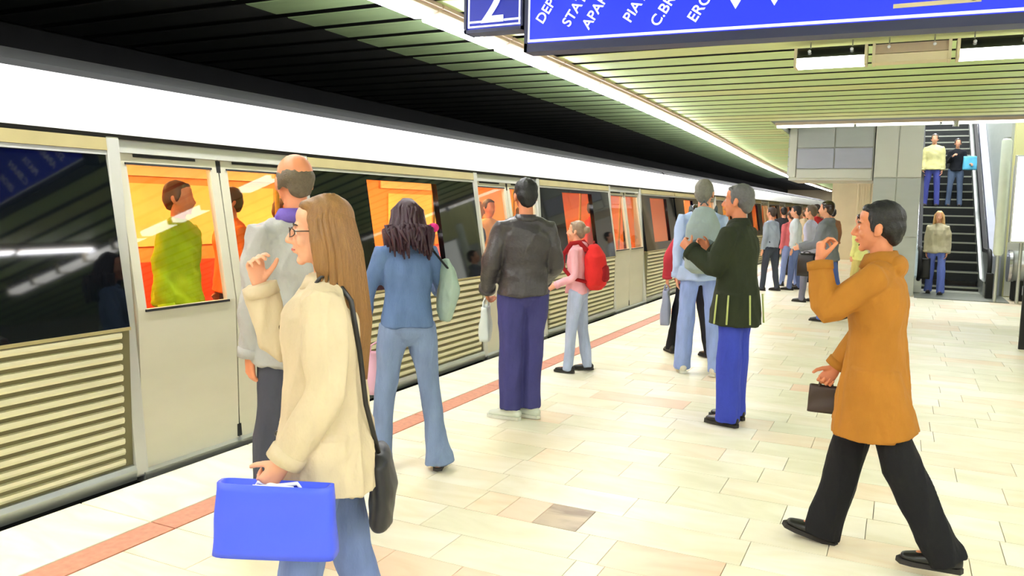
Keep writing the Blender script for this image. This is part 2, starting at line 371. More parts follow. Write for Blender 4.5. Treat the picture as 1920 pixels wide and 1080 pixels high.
# unseen fill lamps, added to brighten the escalator hall
for i, y in enumerate((17.6, 20.5, 23.5, 26.5)):
    r = empty('hall_fill_lamp', (1.6, y, 6.385)); tag(r, 'unseen fill lamp bar added high in the escalator hall, above the frame', 'lamp', 'added fill lamps in the escalator hall')
    MB().box(-1.4, 1.4, -.09, .09, -.06, 0).build('housing', M['lamp_box'], r); MB().box(-1.35, 1.35, -.10, .10, -.10, -.06).build('diffuser', M['tube_hall_fill'], r)

# ------------------------------------------------------------------ signs
def text(s_, size, m, parent, loc, ang=0, name='lettering'):
    c = bpy.data.curves.new(name, 'FONT'); c.body = s_; c.size = size; c.extrude = .002; c.offset = size*.012
    t = bpy.data.objects.new('tmp', c); COL.objects.link(t)
    me = bpy.data.meshes.new_from_object(t.evaluated_get(bpy.context.evaluated_depsgraph_get())); bpy.data.objects.remove(t)
    rot = Matrix.Rotation(R_(90), 4, 'X') @ Matrix.Rotation(ang, 4, 'Z'); me.transform(Matrix.Translation(loc) @ rot)
    me.materials.clear(); me.materials.append(m); return link(name, me, parent)
YS = 4.5
sg = empty('line_map_sign', (-.4, YS, 2.56)); tag(sg, 'wide blue station line sign with white slanted names, hung from the ceiling', 'sign')
def loc_(x, z): return (x+.4, 0, z-2.56)
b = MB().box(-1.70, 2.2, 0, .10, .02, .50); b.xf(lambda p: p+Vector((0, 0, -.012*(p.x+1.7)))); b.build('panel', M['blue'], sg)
b = MB().box(-1.715, 2.22, -.015, .12, -.03, .02).box(-1.715, -1.695, -.015, .12, -.03, .53).box(-1.715, 2.22, -.015, .12, .50, .53); b.xf(lambda p: p+Vector((0, 0, -.012*(p.x+1.7)))); b.build('frame', M['sign_frame'], sg)
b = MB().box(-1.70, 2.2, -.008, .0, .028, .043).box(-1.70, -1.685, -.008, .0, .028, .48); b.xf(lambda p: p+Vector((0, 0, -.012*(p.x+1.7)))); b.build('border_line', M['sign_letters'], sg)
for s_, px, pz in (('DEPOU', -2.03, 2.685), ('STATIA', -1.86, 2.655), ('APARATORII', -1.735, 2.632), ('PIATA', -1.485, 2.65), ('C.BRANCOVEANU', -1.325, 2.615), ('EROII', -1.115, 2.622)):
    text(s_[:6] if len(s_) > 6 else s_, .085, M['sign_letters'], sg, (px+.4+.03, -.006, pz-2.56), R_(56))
MB().box(.30, .68, -.008, 0, .055, .075).build('white_label', M['beige_wall'], sg)
MB().cyl((.65, -.008, .09), (.65, 0, .09), .03).build('station_dot', M['sign_white'], sg)
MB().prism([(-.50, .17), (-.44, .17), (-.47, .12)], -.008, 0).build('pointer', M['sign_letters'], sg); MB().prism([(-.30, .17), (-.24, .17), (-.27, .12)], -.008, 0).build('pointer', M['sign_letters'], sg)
for x in (-1.2, .2, 1.6): MB().cyl((x, .05, .5), (x, .05, .64), .012, 8).build('rod', M['sign_frame'], sg)
s2 = empty('platform_number_sign', (-2.33, YS, 2.69)); tag(s2, 'small square blue sign with a white number 2', 'sign')
MB().box(-.19, .19, 0, .10, .0, .40).build('panel', M['navy'], s2)
MB().box(-.20, .20, -.012, .11, -.02, .0).box(-.205, -.188, -.012, .11, -.02, .41).box(.188, .200, -.012, .11, -.02, .41).box(-.2, .2, -.012, .11, .40, .415).build('frame', M['sign_frame'], s2)
MB().box(-.18, .18, -.006, 0, .012, .022).box(-.18, -.07, -.006, 0, .04, .052).box(.07, .18, -.006, 0, .04, .052).box(-.18, -.17, -.006, 0, .012, .39).box(.17, .18, -.006, 0, .012, .39).build('border_line', M['sign_letters'], s2)
text('2', .34, M['sign_letters'], s2, (-.095, -.008, .04), 0, 'numeral')
for x in (-.12, .12): MB().cyl((x, .05, .40), (x, .05, .51), .01, 8).build('rod', M['sign_frame'], s2)

# ------------------------------------------------------------------ train
XF = -3.88   # side face of the cars at door sill
def lean(p): return p if p.z < .88 else Vector((p.x-(p.z-.88)*.165, p.y, p.z))
def LB(*a): return MB().box(*a).xf(lean)
def make_car(y0, near, label):
    car = empty('metro_car', (0, y0, 0)); tag(car, label, 'train', 'coupled metro cars')
    LEN = 19.0; doors = [2.2+4.3*q for q in range(4)]     # door left edges, relative
    def P(mb, name, m, par=car, **k): return mb.build(name, M[m], par, **k)
    # shell: floor, back wall, roof, lower band
    P(MB().box(-6.55, XF-.05, 0, LEN, -.9, -.02), 'underframe', 'rubber'); P(MB().box(-6.5, XF-.05, .02, LEN-.02, -.02, .03), 'car_floor', 'car_floor')
    P(MB().box(-6.6, -6.5, 0, LEN, -.0, 2.2), 'far_side_wall', 'car_wall')
    P(MB().box(-6.5, -4.15, .03, LEN-.03, 2.12, 2.17), 'car_ceiling', 'car_ceil')
    for s_ in (0, LEN-.06): P(MB().prism([(-6.5, 0), (XF-.06, 0), (XF-.06, .88), (-4.15, 1.95), (-4.3, 2.15), (-6.5, 2.15)], s_, s_+.06), 'end_wall', 'car_wall')
    P(MB().prism([(-6.6, 2.17), (-4.25, 2.27), (-4.3, 2.33), (-4.7, 2.46), (-5.3, 2.52), (-6.0, 2.46), (-6.6, 2.25)], 0, LEN), 'roof', 'train_roof')
    P(MB().prism([(-4.14, 1.965), (-4.035, 1.965), (-4.035, 1.985), (-4.20, 2.275), (-4.24, 2.285), (-4.28, 2.2), (-4.16, 2.12)], 0, LEN), 'white_roof_band', 'white_band')
    P(MB().box(-4.13, -4.05, 0, LEN, 1.94, 1.966), 'gutter_gap', 'rubber')
    DW = 1.7; bays = []; prev = 0
    for d in doors+[LEN]:
        bays.append((prev, d)); prev = d+DW
    for (a, b) in bays:
        P(MB().prism([(-4.12, 1.87), (XF-.155, 1.87), (XF-.165, 1.94), (-4.12, 1.94)], a, b), 'beige_gutter', 'beige_trim')
        P(LB(-3.99, XF-.0, a, b, 1.845, 1.868), 'drip_rail', 'frame_steel')
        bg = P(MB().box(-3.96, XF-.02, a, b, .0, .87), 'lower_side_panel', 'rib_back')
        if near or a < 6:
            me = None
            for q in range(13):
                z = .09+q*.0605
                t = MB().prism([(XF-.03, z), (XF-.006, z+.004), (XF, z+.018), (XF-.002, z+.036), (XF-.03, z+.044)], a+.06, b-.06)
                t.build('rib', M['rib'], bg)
        else:
            t = MB()
            for q in range(13): z = .09+q*.0605; t.prism([(XF-.03, z), (XF-.006, z+.004), (XF, z+.018), (XF-.002, z+.036), (XF-.03, z+.044)], a+.06, b-.06)
            o = t.build('ribs', M['rib'], bg); o['kind'] = 'stuff'
        P(MB().prism([(XF-.04, .0), (XF+.01, -.01), (XF+.015, .05), (XF, .075), (XF-.04, .08)], a, b), 'sill_rail', 'steel')
        # black glass with central clear window
        mid = (a+b)/2
        full = (b-a) > 2.2
        wa, wb = (mid-.56, mid+.56) if full else (mid-.4, mid+.4)
        if not full and (b-a) < 1.0: wa = wb = mid
        def G(*q): return LB(*q)
        gl = MB()
        if wb > wa:
            gl.box(-3.95, XF-.012, a, wa, .875, 1.845).box(-3.95, XF-.012, wb, b, .875, 1.845).box(-3.95, XF-.012, wa, wb, .875, 1.02).box(-3.95, XF-.012, wa, wb, 1.80, 1.845)
        else: gl.box(-3.95, XF-.012, a, b, .875, 1.845)
        P(gl.xf(lean), 'dark_glass_band', 'black_glass')
        if wb > wa: P(LB(-3.93, -3.92, wa, wb, 1.02, 1.80), 'window_pane', 'pane')
        P(LB(-3.94, XF-.004, a, b, .862, .880), 'waist_rail', 'beige_trim')
    for d in doors:
        # posts and header
        for (s0, s1) in ((d, d+.085), (d+DW-.085, d+DW)): P(MB().box(-4.0, XF+.012, s0, s1, .0, 1.95).xf(lean), 'door_post', 'frame_steel', bevel=.012)
        P(MB().box(-4.0, XF-.015, d+.085, d+DW-.085, 1.865, 1.95).xf(lean), 'door_header', 'frame_steel')
        P(MB().box(-4.0, XF+.02, d+.05, d+DW-.05, -.04, .02), 'door_step', 'steel')
        for q in (0, 1):
            a = d+.09+q*.765; b = a+.755; wa, wb = (a+.06, b-.07) if q == 0 else (a+.07, b-.06); z0, z1 = .96, 1.80
            lf = MB(); X0, X1 = XF-.075, XF-.04
            lf.box(X0, X1, a, b, .02, z0).box(X0, X1, a, b, z1, 1.865).box(X0, X1, a, wa, z0, z1).box(X0, X1, wb, b, z0, z1)
            leaf = P(lf.xf(lean), 'door_leaf', 'steel_door')
            P(LB(XF-.062, XF-.055, wa, wb, z0, z1), 'door_window', 'pane', leaf)
            for (q0, q1, xo) in ((z0-.014, z0, 0), (z1, z1+.012, .0)): P(LB(XF-.042-xo, XF-.032-xo, wa-.012, wb+.012, q0, q1), 'window_seal', 'rubber', leaf)
            P(LB(XF-.044, XF-.03, wa+.05, wb-.12, 1.845, 1.862), 'vent_slot', 'rubber', leaf)
            e_ = b-.004 if q == 0 else a
            P(LB(XF-.07, XF-.034, e_-.01, e_+.012, .03, 1.86), 'leaf_seal', 'rubber', leaf)
    # interior
    for q in range(8):
        P(MB().box(-5.6, -5.2, .7+q*2.2, 2.3+q*2.2, 2.09, 2.12), 'interior_lamp', 'car_lamp')
    for (a, b) in bays:
        if b-a > 1.6:
            P(MB().prism([(-6.48, .45), (-6.02, .43), (-6.02, .38), (-6.42, .3), (-6.48, .3)][::-1], a, b), 'seat_bench', 'car_seat'); P(MB().box(-6.49, -6.43, a, b, .5, 1.0), 'seat_back', 'car_seat')
            P(MB().box(-6.495, -6.48, a+.3, b-.3, 1.15, 1.75), 'inner_window', 'car_blind')
            P(MB().box(-6.49, -6.47, a+.1, b-.1, 1.82, 2.02), 'advert_strip', 'car_ceil')
    for d in doors:
        for yy in (d-.12, d+DW+.12): P(MB().cyl((-4.45, yy, .03), (-4.45, yy, 2.1), .018, 10), 'grab_pole', 'pole')
    P(MB().cyl((-4.9, .3, 1.88), (-4.9, LEN-.3, 1.88), .016, 8), 'grab_rail', 'pole')
    return car
make_car(-3.4, True, 'nearest steel metro car with white roof band and dark glass sides')
make_car(-3.4+19.1, False, 'second steel metro car, beyond the man in the dark coat')
make_car(-3.4+38.2, False, 'farthest metro car at the end of the train')

# ------------------------------------------------------------------ escalator
ex0, ex1, ey, ez = .46, 1.55, 19.3, 0
es = empty('escalator', (0, 0, 0)); tag(es, 'dark stepped escalator with steel sides rising to the upper hall', 'escalator')
RUN, RISE, NS = .346, .20, 26
MB().box(.32, 1.9, 17.24, 19.25, -.01, .012).build('landing_plate', M['landing'], es)
MB().box(ex0, ex1, 18.7, 19.25, .012, .018).build('comb_plate', M['step_nose'], es)
stp = MB().prism([(0, 0), (RUN+.03, 0), (RUN+.03, -.05), (0, -.20), (0, 0)][:4], ex0, ex1, 'x').mesh('step'); stp.materials.append(M['step'])
nose = MB().box(ex0, ex1, -.006, .02, -.03, .004).mesh('step_nose'); nose.materials.append(M['step_nose'])
for k in range(NS):
    o = link('step', stp, es); o.location = (0, ey+k*RUN, .2*(k+1) if k else .1)
    n_ = link('nosing', nose, o)
incl = lambda y: max(0, (y-ey)*RISE/RUN)
def side(x0, x1, name, m, ha, hb, y0=ey-.9, y1=28.2, par=es):
    pts = [(y0, ha), (y0, hb), (ey-.1, hb), (y1, incl(y1)+hb+.05), (y1, incl(y1)+ha+.05), (ey+.1, ha)]
    return MB().prism(pts, x0, x1, 'x').build(name, M[m], par)
for (sx, i) in ((-1, 0), (1, 1)):
    xi = ex0 if sx < 0 else ex1
    a, b = sorted((xi, xi+sx*.14))
    side(a, b, 'skirt', 'steel', -.25, .30)
    a, b = sorted((xi+sx*.05, xi+sx*.08)); side(a, b, 'balustrade_panel', 'steel' if sx > 0 else 'sky_pane', .30, .88)
    a, b = sorted((xi+sx*.02, xi+sx*.11)); side(a, b, 'handrail_guide', 'chrome', .86, .89)
    a, b = sorted((xi+sx*.02, xi+sx*.10)); h = side(a, b, 'handrail', 'rubber', .89, .94)
    xm = xi+sx*.065
    nw = MB(); pts = [(xm, ey-.9+math.sin(t)*-.32+0, .60+math.cos(t)*.32) for t in [math.pi*q/10 for q in range(11)]]
    nw.tube(pts, [.04]*11, 10, ref=(1, 0, 0)); nw.build('newel_handrail', M['rubber'], es, True)
    MB().cyl((xm-.02, ey-.9, .6), (xm+.02, ey-.9, .6), .30, 28).build('newel_disc', M['steel'], es)
# outer cladding on the right flank, light inclined wall
side(1.70, 1.86, 'outer_cladding', 'grey_panel2', -.2, .80, ey-.6)
MB().box(1.56, 1.68, 17.9, 18.05, .0, .5).build('base_block', M['rubber'], es, bevel=.02)
# steel drum end of the neighbouring unit
dr = empty('steel_drum_housing', (2.50, 17.95, 0)); tag(dr, 'rounded stainless steel drum housing right of the escalator foot', 'machine')
MB().cyl((-.55, 0, .66), (.9, 0, .66), .30, 40).build('drum', M['steel'], dr, True); MB().box(-.5, .9, -.12, .3, .0, .42).build('base', M['rubber'], dr, bevel=.01)
MB().cyl((-.60, 0, .66), (-.55, 0, .66), .31, 40).build('end_ring', M['chrome'], dr); MB().box(-.35, .9, -.34, -.12, .12, .30).build('white_box', M['sign_white'], dr, bevel=.01)
# vertical tube, lit panel, framed board
t = empty('vertical_wall_lamp', (1.66, 17.3, 0)); tag(t, 'tall pale vertical tube fixed right of the escalator balustrade', 'lamp')
MB().tube([(0, 0, .92), (0, 0, 2.98)], [.085, .085], 20, cap=.7).build('tube', mat('pale_green_tube', (226, 236, 218), .4), t, True)
for z in (.86, 2.98): MB().cyl((0, 0, z), (0, 0, z+.06), .06).build('end_cap', M['steel'], t)
MB().cyl((0, .0, .0), (0, 0, .86), .03).build('stem', M['steel'], t)
p = empty('backlit_panel', (2.42, 17.30, 1.12)); tag(p, 'blank white backlit advertising panel at the right edge of the frame', 'panel')
MB().box(-.6, .9, 0, .12, 0, 1.6).build('light_box', M['steel'], p, bevel=.02); MB().box(-.57, .87, -.012, 0, .03, 1.57).build('lit_face', M['panel_glow'], p)
for x in (-.4, .7): MB().cyl((x, .06, -1.12), (x, .06, 0), .03).build('post', M['steel'], p)
bd = empty('information_board', (1.93, 11.35, 0)); tag(bd, 'dark framed information board standing at the right frame edge', 'board')
MB().box(-.55, -.49, -.03, .03, 0, 1.78).build('post', M['rubber'], bd); MB().box(.49, .55, -.03, .03, 0, 1.78).build('post', M['rubber'], bd)
MB().box(-.49, .49, -.03, .03, 1.72, 1.78).box(-.49, .49, -.03, .03, 1.08, 1.12).box(-.49, .49, -.03, .03, .3, .34).build('frame', M['rubber'], bd)
MB().box(-.49, .49, -.015, .015, 1.12, 1.72).build('upper_poster', mat('lilac_poster', (206, 204, 226), .5), bd); MB().box(-.49, .49, -.015, .015, .34, 1.08).build('lower_poster', mat('rose_grey_poster', (186, 156, 146), .5), bd)
# ------------------------------------------------------------------ people
def rotq(yaw=0, pitch=0, roll=0):   # degrees; yaw about z, pitch nods forward (+ down), roll tilts
    return Matrix.Rotation(R_(yaw), 3, 'Z') @ Matrix.Rotation(R_(-pitch), 3, 'X') @ Matrix.Rotation(R_(roll), 3, 'Y')
def V(*a): return Vector(a)
def head_mb(mb, C, Q, s, fem):
    def P(p): return C+Q @ (Vector(p)*s)
    q = Q.to_quaternion()
    def E_(c, r, rr=None): mb.ell(P(c), [v*s for v in r], q @ rr if rr else q, 18, 12)
    j = .9 if fem else 1
    E_((0, -.018, .032), (.074, .092, .084)); E_((0, .022, -.022), (.060*j, .064, .080)); E_((0, .036, -.072), (.040*j, .042, .032)); E_((0, .066, -.094), (.019*j, .017, .017))
    E_((0, .030, .052), (.060, .050, .048)); E_((.030, .0605, .003), (.0205, .0195, .0165)); E_((-.030, .0605, .003), (.0205, .0195, .0165)); E_((0, .069, .026), (.046, .017, .012)); E_((.033, .062, -.028), (.021, .019, .021)); E_((-.033, .062, -.028), (.021, .019, .021))
    mb.tube([P((0, .084, .012)), P((0, .100, -.012)), P((0, .106, -.028))], [.0085*s, .0105*s, .0135*s], 10, ref=Q @ V(1, 0, 0))
    E_((0, .089, -.031), (.018, .012, .009))
    E_((0, .087, -.052), (.021, .010, .006)); E_((0, .085, -.063), (.018, .010, .007))
    for sx in (-1, 1):
        E_((sx*.077, -.006, -.008), (.009, .019, .031)); E_((sx*.074, .004, -.03), (.008, .010, .012))
def hand_mb(mb, W, d, n, s, curl=(20, 30, 25), side=1, thumb_close=.5):
    # W wrist, d direction of palm, n palm normal (the way the fingers close), side = +1 thumb towards d x n
    d = d.normalized(); n = (n-d*n.dot(d)).normalized(); t = d.cross(n)*side
    def P(a, b, c): return W+(d*a+t*b+n*c)*s
    mb.tube([P(-.015, 0, 0), P(.03, .002, 0), P(.085, .004, 0)], [(.027*s, .019*s), (.036*s, .0155*s), (.041*s, .013*s)], 16, ref=n)
    for i, (off, L, r) in enumerate(((.031, .072, .0088), (.0105, .080, .0092), (-.0105, .075, .0088), (-.030, .058, .0078))):
        base = P(.078, off, 0); a = 0; pts = [P(.05, off*.85, 0), base]; sp = off*1.4
        for k, fr in enumerate((.44, .31, .25)):
            a += R_(curl[k]*(1+.12*i)); dv = (d*math.cos(a)+n*math.sin(a)+t*sp*.9).normalized(); pts.append(pts[-1]+dv*L*fr*s*1.05)
        mb.tube(pts, [r*s*1.05, r*s, r*s*.97, r*s*.9, r*s*.78], 10, ref=t)
    th = (d*.62+t*.75+n*.35*thumb_close*2).normalized(); th2 = (d*.85+t*.25+n*.6*thumb_close*2).normalized()
    p0 = P(.012, .018, .004); p1 = p0+th*.042*s; p2 = p1+(th*.6+th2*.4).normalized()*.032*s; p3 = p2+th2*.026*s
    mb.tube([p0, p1, p2, p3], [.0145*s, .0115*s, .0100*s, .0082*s], 10, ref=n)
def shoe(name, A, fdir, s, m, par, solem, kind='shoe'):
    f = V(fdir[0], fdir[1], fdir[2]).normalized(); side = f.cross(V(0, 0, 1)).normalized(); up = side.cross(f).normalized()
    def P(a, b, c): return A+(f*a+side*b+up*c)*s
    mb = MB()
    mb.tube([P(-.062, 0, -.035), P(-.02, 0, -.036), P(.05, 0, -.040), P(.115, 0, -.046), P(.160, 0, -.050)], [(.034*s, .036*s), (.037*s, .037*s), (.042*s, .032*s), (.045*s, .025*s), (.034*s, .018*s)], 16, ref=up)
    mb.tube([P(-.018, 0, -.04), P(-.012, 0, .035)], [(.038*s, .048*s), (.036*s, .044*s)], 14, ref=f)
    if kind == 'sneaker': mb.tube([P(.02, 0, -.01), P(.09, 0, -.03)], [(.028*s, .02*s), (.03*s, .016*s)], 12, ref=up)
    o = skinned(mb, 'shoe', m, par, .008*max(1, s), 2)
    sb = MB(); pts = [(-.088, .0), (-.075, .031), (-.02, .035), (.05, .041), (.12, .047), (.17, .036), (.19, .0)]
    outl = [(a, b) for a, b in pts]+[(a, -b) for a, b in pts[-2:0:-1]]
    k = len(outl); v = [P(a, b, -.080) for a, b in outl]+[P(a*.99, b*.98, -.058) for a, b in outl]
    sb.add(v, [tuple(range(k-1, -1, -1)), tuple(range(k, 2*k))]+[(i, (i+1) % k, (i+1) % k+k, i+k) for i in range(k)])
    sb.build('sole', solem, o)
    if kind == 'sneaker':
        for q in range(3): MB().tube([P(.03+q*.022, -.022, .012-q*.006), P(.035+q*.022, .022, .012-q*.006)], [.0035*s]*2, 6, ref=up).build('lace', M['sign_white'], o)
def person(label, pos, rz, H=1.72, name='person', lod=1, fem=False, lean_=3, twist=0, head=(0, 0, 0), arms=None, legs=None, hipz=0,
           top=None, bottom=None, shoes='leather', sole='sole', shoekind='shoe', hair=None, skin='skin', group=None, z=0, hands=True, footyaw=(-6, 6), bulk=1.0, shw=1.0):
    """local frame: x right, y forward, z up.  arms = {'L': (elbow dir, wrist dir, palm normal, curl), 'R': ...}; legs = {'L': (swing, knee, out, footpitch), ...}"""
    root = empty(name, (pos[0], pos[1], z), R_(rz)); tag(root, label, 'person', group)
    s = H/1.75; fs = (.93 if fem else 1)*shw
    vox = {0: .0045, 1: .007, 2: .012, 3: .016}[lod]
    legs = legs or {'L': (3, 4, 3, 0), 'R': (-3, 4, 3, 0)}
    # legs first, then drop so the lower ankle stands at its height
    Pv = V(0, 0, 0); J = {}
    for k, sx in (('L', -1), ('R', 1)):
        sw, kn, out, fp = legs[k]; h = V(sx*.088*s, 0, -.02*s)
        d1 = V(sx*math.sin(R_(out)), math.sin(R_(sw)), -math.cos(R_(sw))*math.cos(R_(out))).normalized()
        a2 = sw-kn; d2 = V(sx*math.sin(R_(out))*.8, math.sin(R_(a2)), -math.cos(R_(a2))).normalized()
        kne = h+d1*.425*s; ank = kne+d2*.405*s; J[k+'h'], J[k+'k'], J[k+'a'] = h, kne, ank
    low = min(J[k+'a'].z-.082*s-max(0, math.sin(R_(-legs[k][3]))*.0)*s for k in 'LR'); up = V(0, 0, -low)
    for k in list(J): J[k] = J[k]+up
    Pv = up+V(0, 0, 0)
    Qs = rotq(twist, lean_); 
    def S(x, y, z_): return Pv+Qs @ (V(x, y, z_)*s)
    neck = S(0, -.01, .545); HC = S(0, .025, .70)
    Qh = rotq(head[0], head[1], head[2])
    HC = neck+Qh @ V(0, .018*s, .13*s)
    sh = {'L': S(-.165*fs, -.005, .462), 'R': S(.165*fs, -.005, .462)}
    arms = arms or {}
    A = {}
    for k, sx in (('L', -1), ('R', 1)):
        e_, w_, n_, curl = arms.get(k) or ((sx*.12, -.08, -1), (sx*.02, .18, -1), (-sx, .2, 0), (18, 22, 18))
        el = sh[k]+Vector(e_).normalized()*.285*s; wr = el+Vector(w_).normalized()*.245*s
        A[k] = (el, wr, Vector(w_).normalized(), Vector(n_), curl)
    # ---- body, one surface
    b = MB()
    b.tube([S(0, 0, -.04), S(0, 0, .06), S(0, .0, .17), S(0, .005, .33), S(0, -.005, .45), S(0, -.01, .50)], [(.135*s, .085*s), (.14*s, .09*s), (.115*s, .08*s), (.135*s*fs, .09*s), (.135*s*fs, .07*s), (.07*s, .055*s)], 18, ref=Qs @ V(0, 1, 0))
    b.tube([S(0, -.02, .46), neck, HC+Qh @ V(0, -.01*s, -.03*s)], [.056*s, .050*s*(.88 if fem else 1), .050*s*(.9 if fem else 1)], 14, ref=(0, 1, 0))
    head_mb(b, HC, Qh, s*(.97 if fem else 1), fem)
    for k, sx in (('L', -1), ('R', 1)):
        el, wr, wd, nn, curl = A[k]
        b.tube([S(sx*.08*fs, -.005, .465), sh[k], (sh[k]+el)/2, el, (el*.6+wr*.4), wr], [.034*s, .036*s, .034*s, .030*s, .030*s, .021*s], 12, ref=(0, 1, .2))
        if hands and lod < 3: hand_mb(b, wr+wd*.01*s, (wd+nn.normalized()*(.15)).normalized(), nn, s*(.93 if fem else 1)*.98, curl, -sx if False else (1 if sx > 0 else -1))
        else: b.tube([wr, wr+wd*.09*s, wr+wd*.15*s], [(.022*s, .016*s), (.034*s, .015*s), (.022*s, .012*s)], 10, ref=nn)
        h, kn, an = J[k+'h'], J[k+'k'], J[k+'a']
        b.tube([h+V(0, 0, .02*s), (h*.6+kn*.4), kn, (kn*.6+an*.4), an+V(0, 0, .0)], [.07*s, .062*s, .045*s, .045*s, .034*s], 12, ref=(0, 1, 0))
        fy = R_(footyaw[0 if k == 'L' else 1]); fp = R_(legs[k][3])
        fd = V(-math.sin(fy)*1, math.cos(fy), math.tan(fp))
        b.tube([an, an+V(0, 0, -.03*s), an+fd.normalized()*.10*s+V(0, 0, -.045*s)], [.034*s, .034*s, (.032*s, .022*s)], 10, ref=(1, 0, 0))
        if shoes:
            shoe('shoe', an, fd, s*(.93 if fem else 1.0), M[shoes] if isinstance(shoes, str) else shoes, root, M[sole], shoekind)
    sk = M[skin]
    skinned(b, 'body', sk, root, vox, {0: 3, 1: 3, 2: 2, 3: 1}[lod])
    # ---- face parts
    if lod < 2:
        hs = s*(.97 if fem else 1); q = Qh.to_quaternion()
        def HP(p): return HC+Qh @ (Vector(p)*hs)
        for sx in (-1, 1):
            e = MB().ell(HP((sx*.030, .0690, .003)), (.0122*hs,)*3, q, 14, 10).build('eye', M['eye'], root, True)
            MB().ell(HP((sx*.030, .0798, .003)), (.0058*hs, .0020*hs, .0062*hs), q, 12, 8).build('iris', M['iris'], e, True)
            MB().tube([HP((sx*.014, .085, .024)), HP((sx*.030, .0835, .029)), HP((sx*.047, .070, .024))], [.003*hs, .0038*hs, .002*hs], 8, ref=q @ V(0, 1, 0)).build('eyebrow', M['iris'], root, True)
        MB().tube([HP((-.021, .085, -.0575)), HP((-.008, .0930, -.056)), HP((0, .0935, -.0575)), HP((.008, .0930, -.056)), HP((.021, .085, -.0575))], [.002*hs, .0050*hs, .0048*hs, .0050*hs, .002*hs], 8, ref=q @ V(0, 0, 1)).build('lips', M['lips'], root, True)
    info = dict(root=root, s=s, S=S, sh=sh, A=A, J=J, HC=HC, Qh=Qh, Qs=Qs, neck=neck, Pv=Pv, lod=lod, vox=vox, fs=fs, bulk=bulk, fem=fem)
    info['slim'] = .86 if top and top.get('hem', 0) < -.04 else 1.0
    if bottom: trousers(info, **bottom)
    if top: garment(info, **top)
    if hair: hair_mk(info, **hair)
    return info
def trousers(I, m, hem=.034, thigh=.092, calf=.060, flare=None, length=1.0, seed=3, name='trousers'):
    s, J = I['s'], I['J']; mb = MB(); S = I['S']
    mb.tube([S(0, 0, .10), S(0, 0, .04), S(0, -.005, -.04), S(0, -.003, -.075)], [(.150*s*I['slim'], .102*s*I['slim']), (.160*s*I['slim'], .112*s*I['slim']), (.158*s*I['slim'], .112*s*I['slim']), (.11*s, .085*s)], 20, ref=I['Qs'] @ V(0, 1, 0))
    fl_ = flare or calf
    for k, sx in (('L', -1), ('R', 1)):
        h, kn, an = J[k+'h'], J[k+'k'], J[k+'a']; end = an+(kn-an).normalized()*(.0-.045*length)*s
        mb.tube([h+V(0, 0, .03*s), h*.75+kn*.25, h*.35+kn*.65, kn, kn*.55+an*.45, end*.8+kn*.2, end], [thigh*s*I['slim'], thigh*.98*s*(.5+.5*I['slim']), thigh*.82*s, (calf*1.12)*s, calf*1.05*s, (calf*.5+fl_*.5)*s, fl_*s], 18, ref=(0, 1, 0), cap=.12)
    o = skinned(mb, name, m, I['root'], max(.007, I['vox']*1.25), 2, .010*s, 30, seed, (1, 1, .5))
    return o
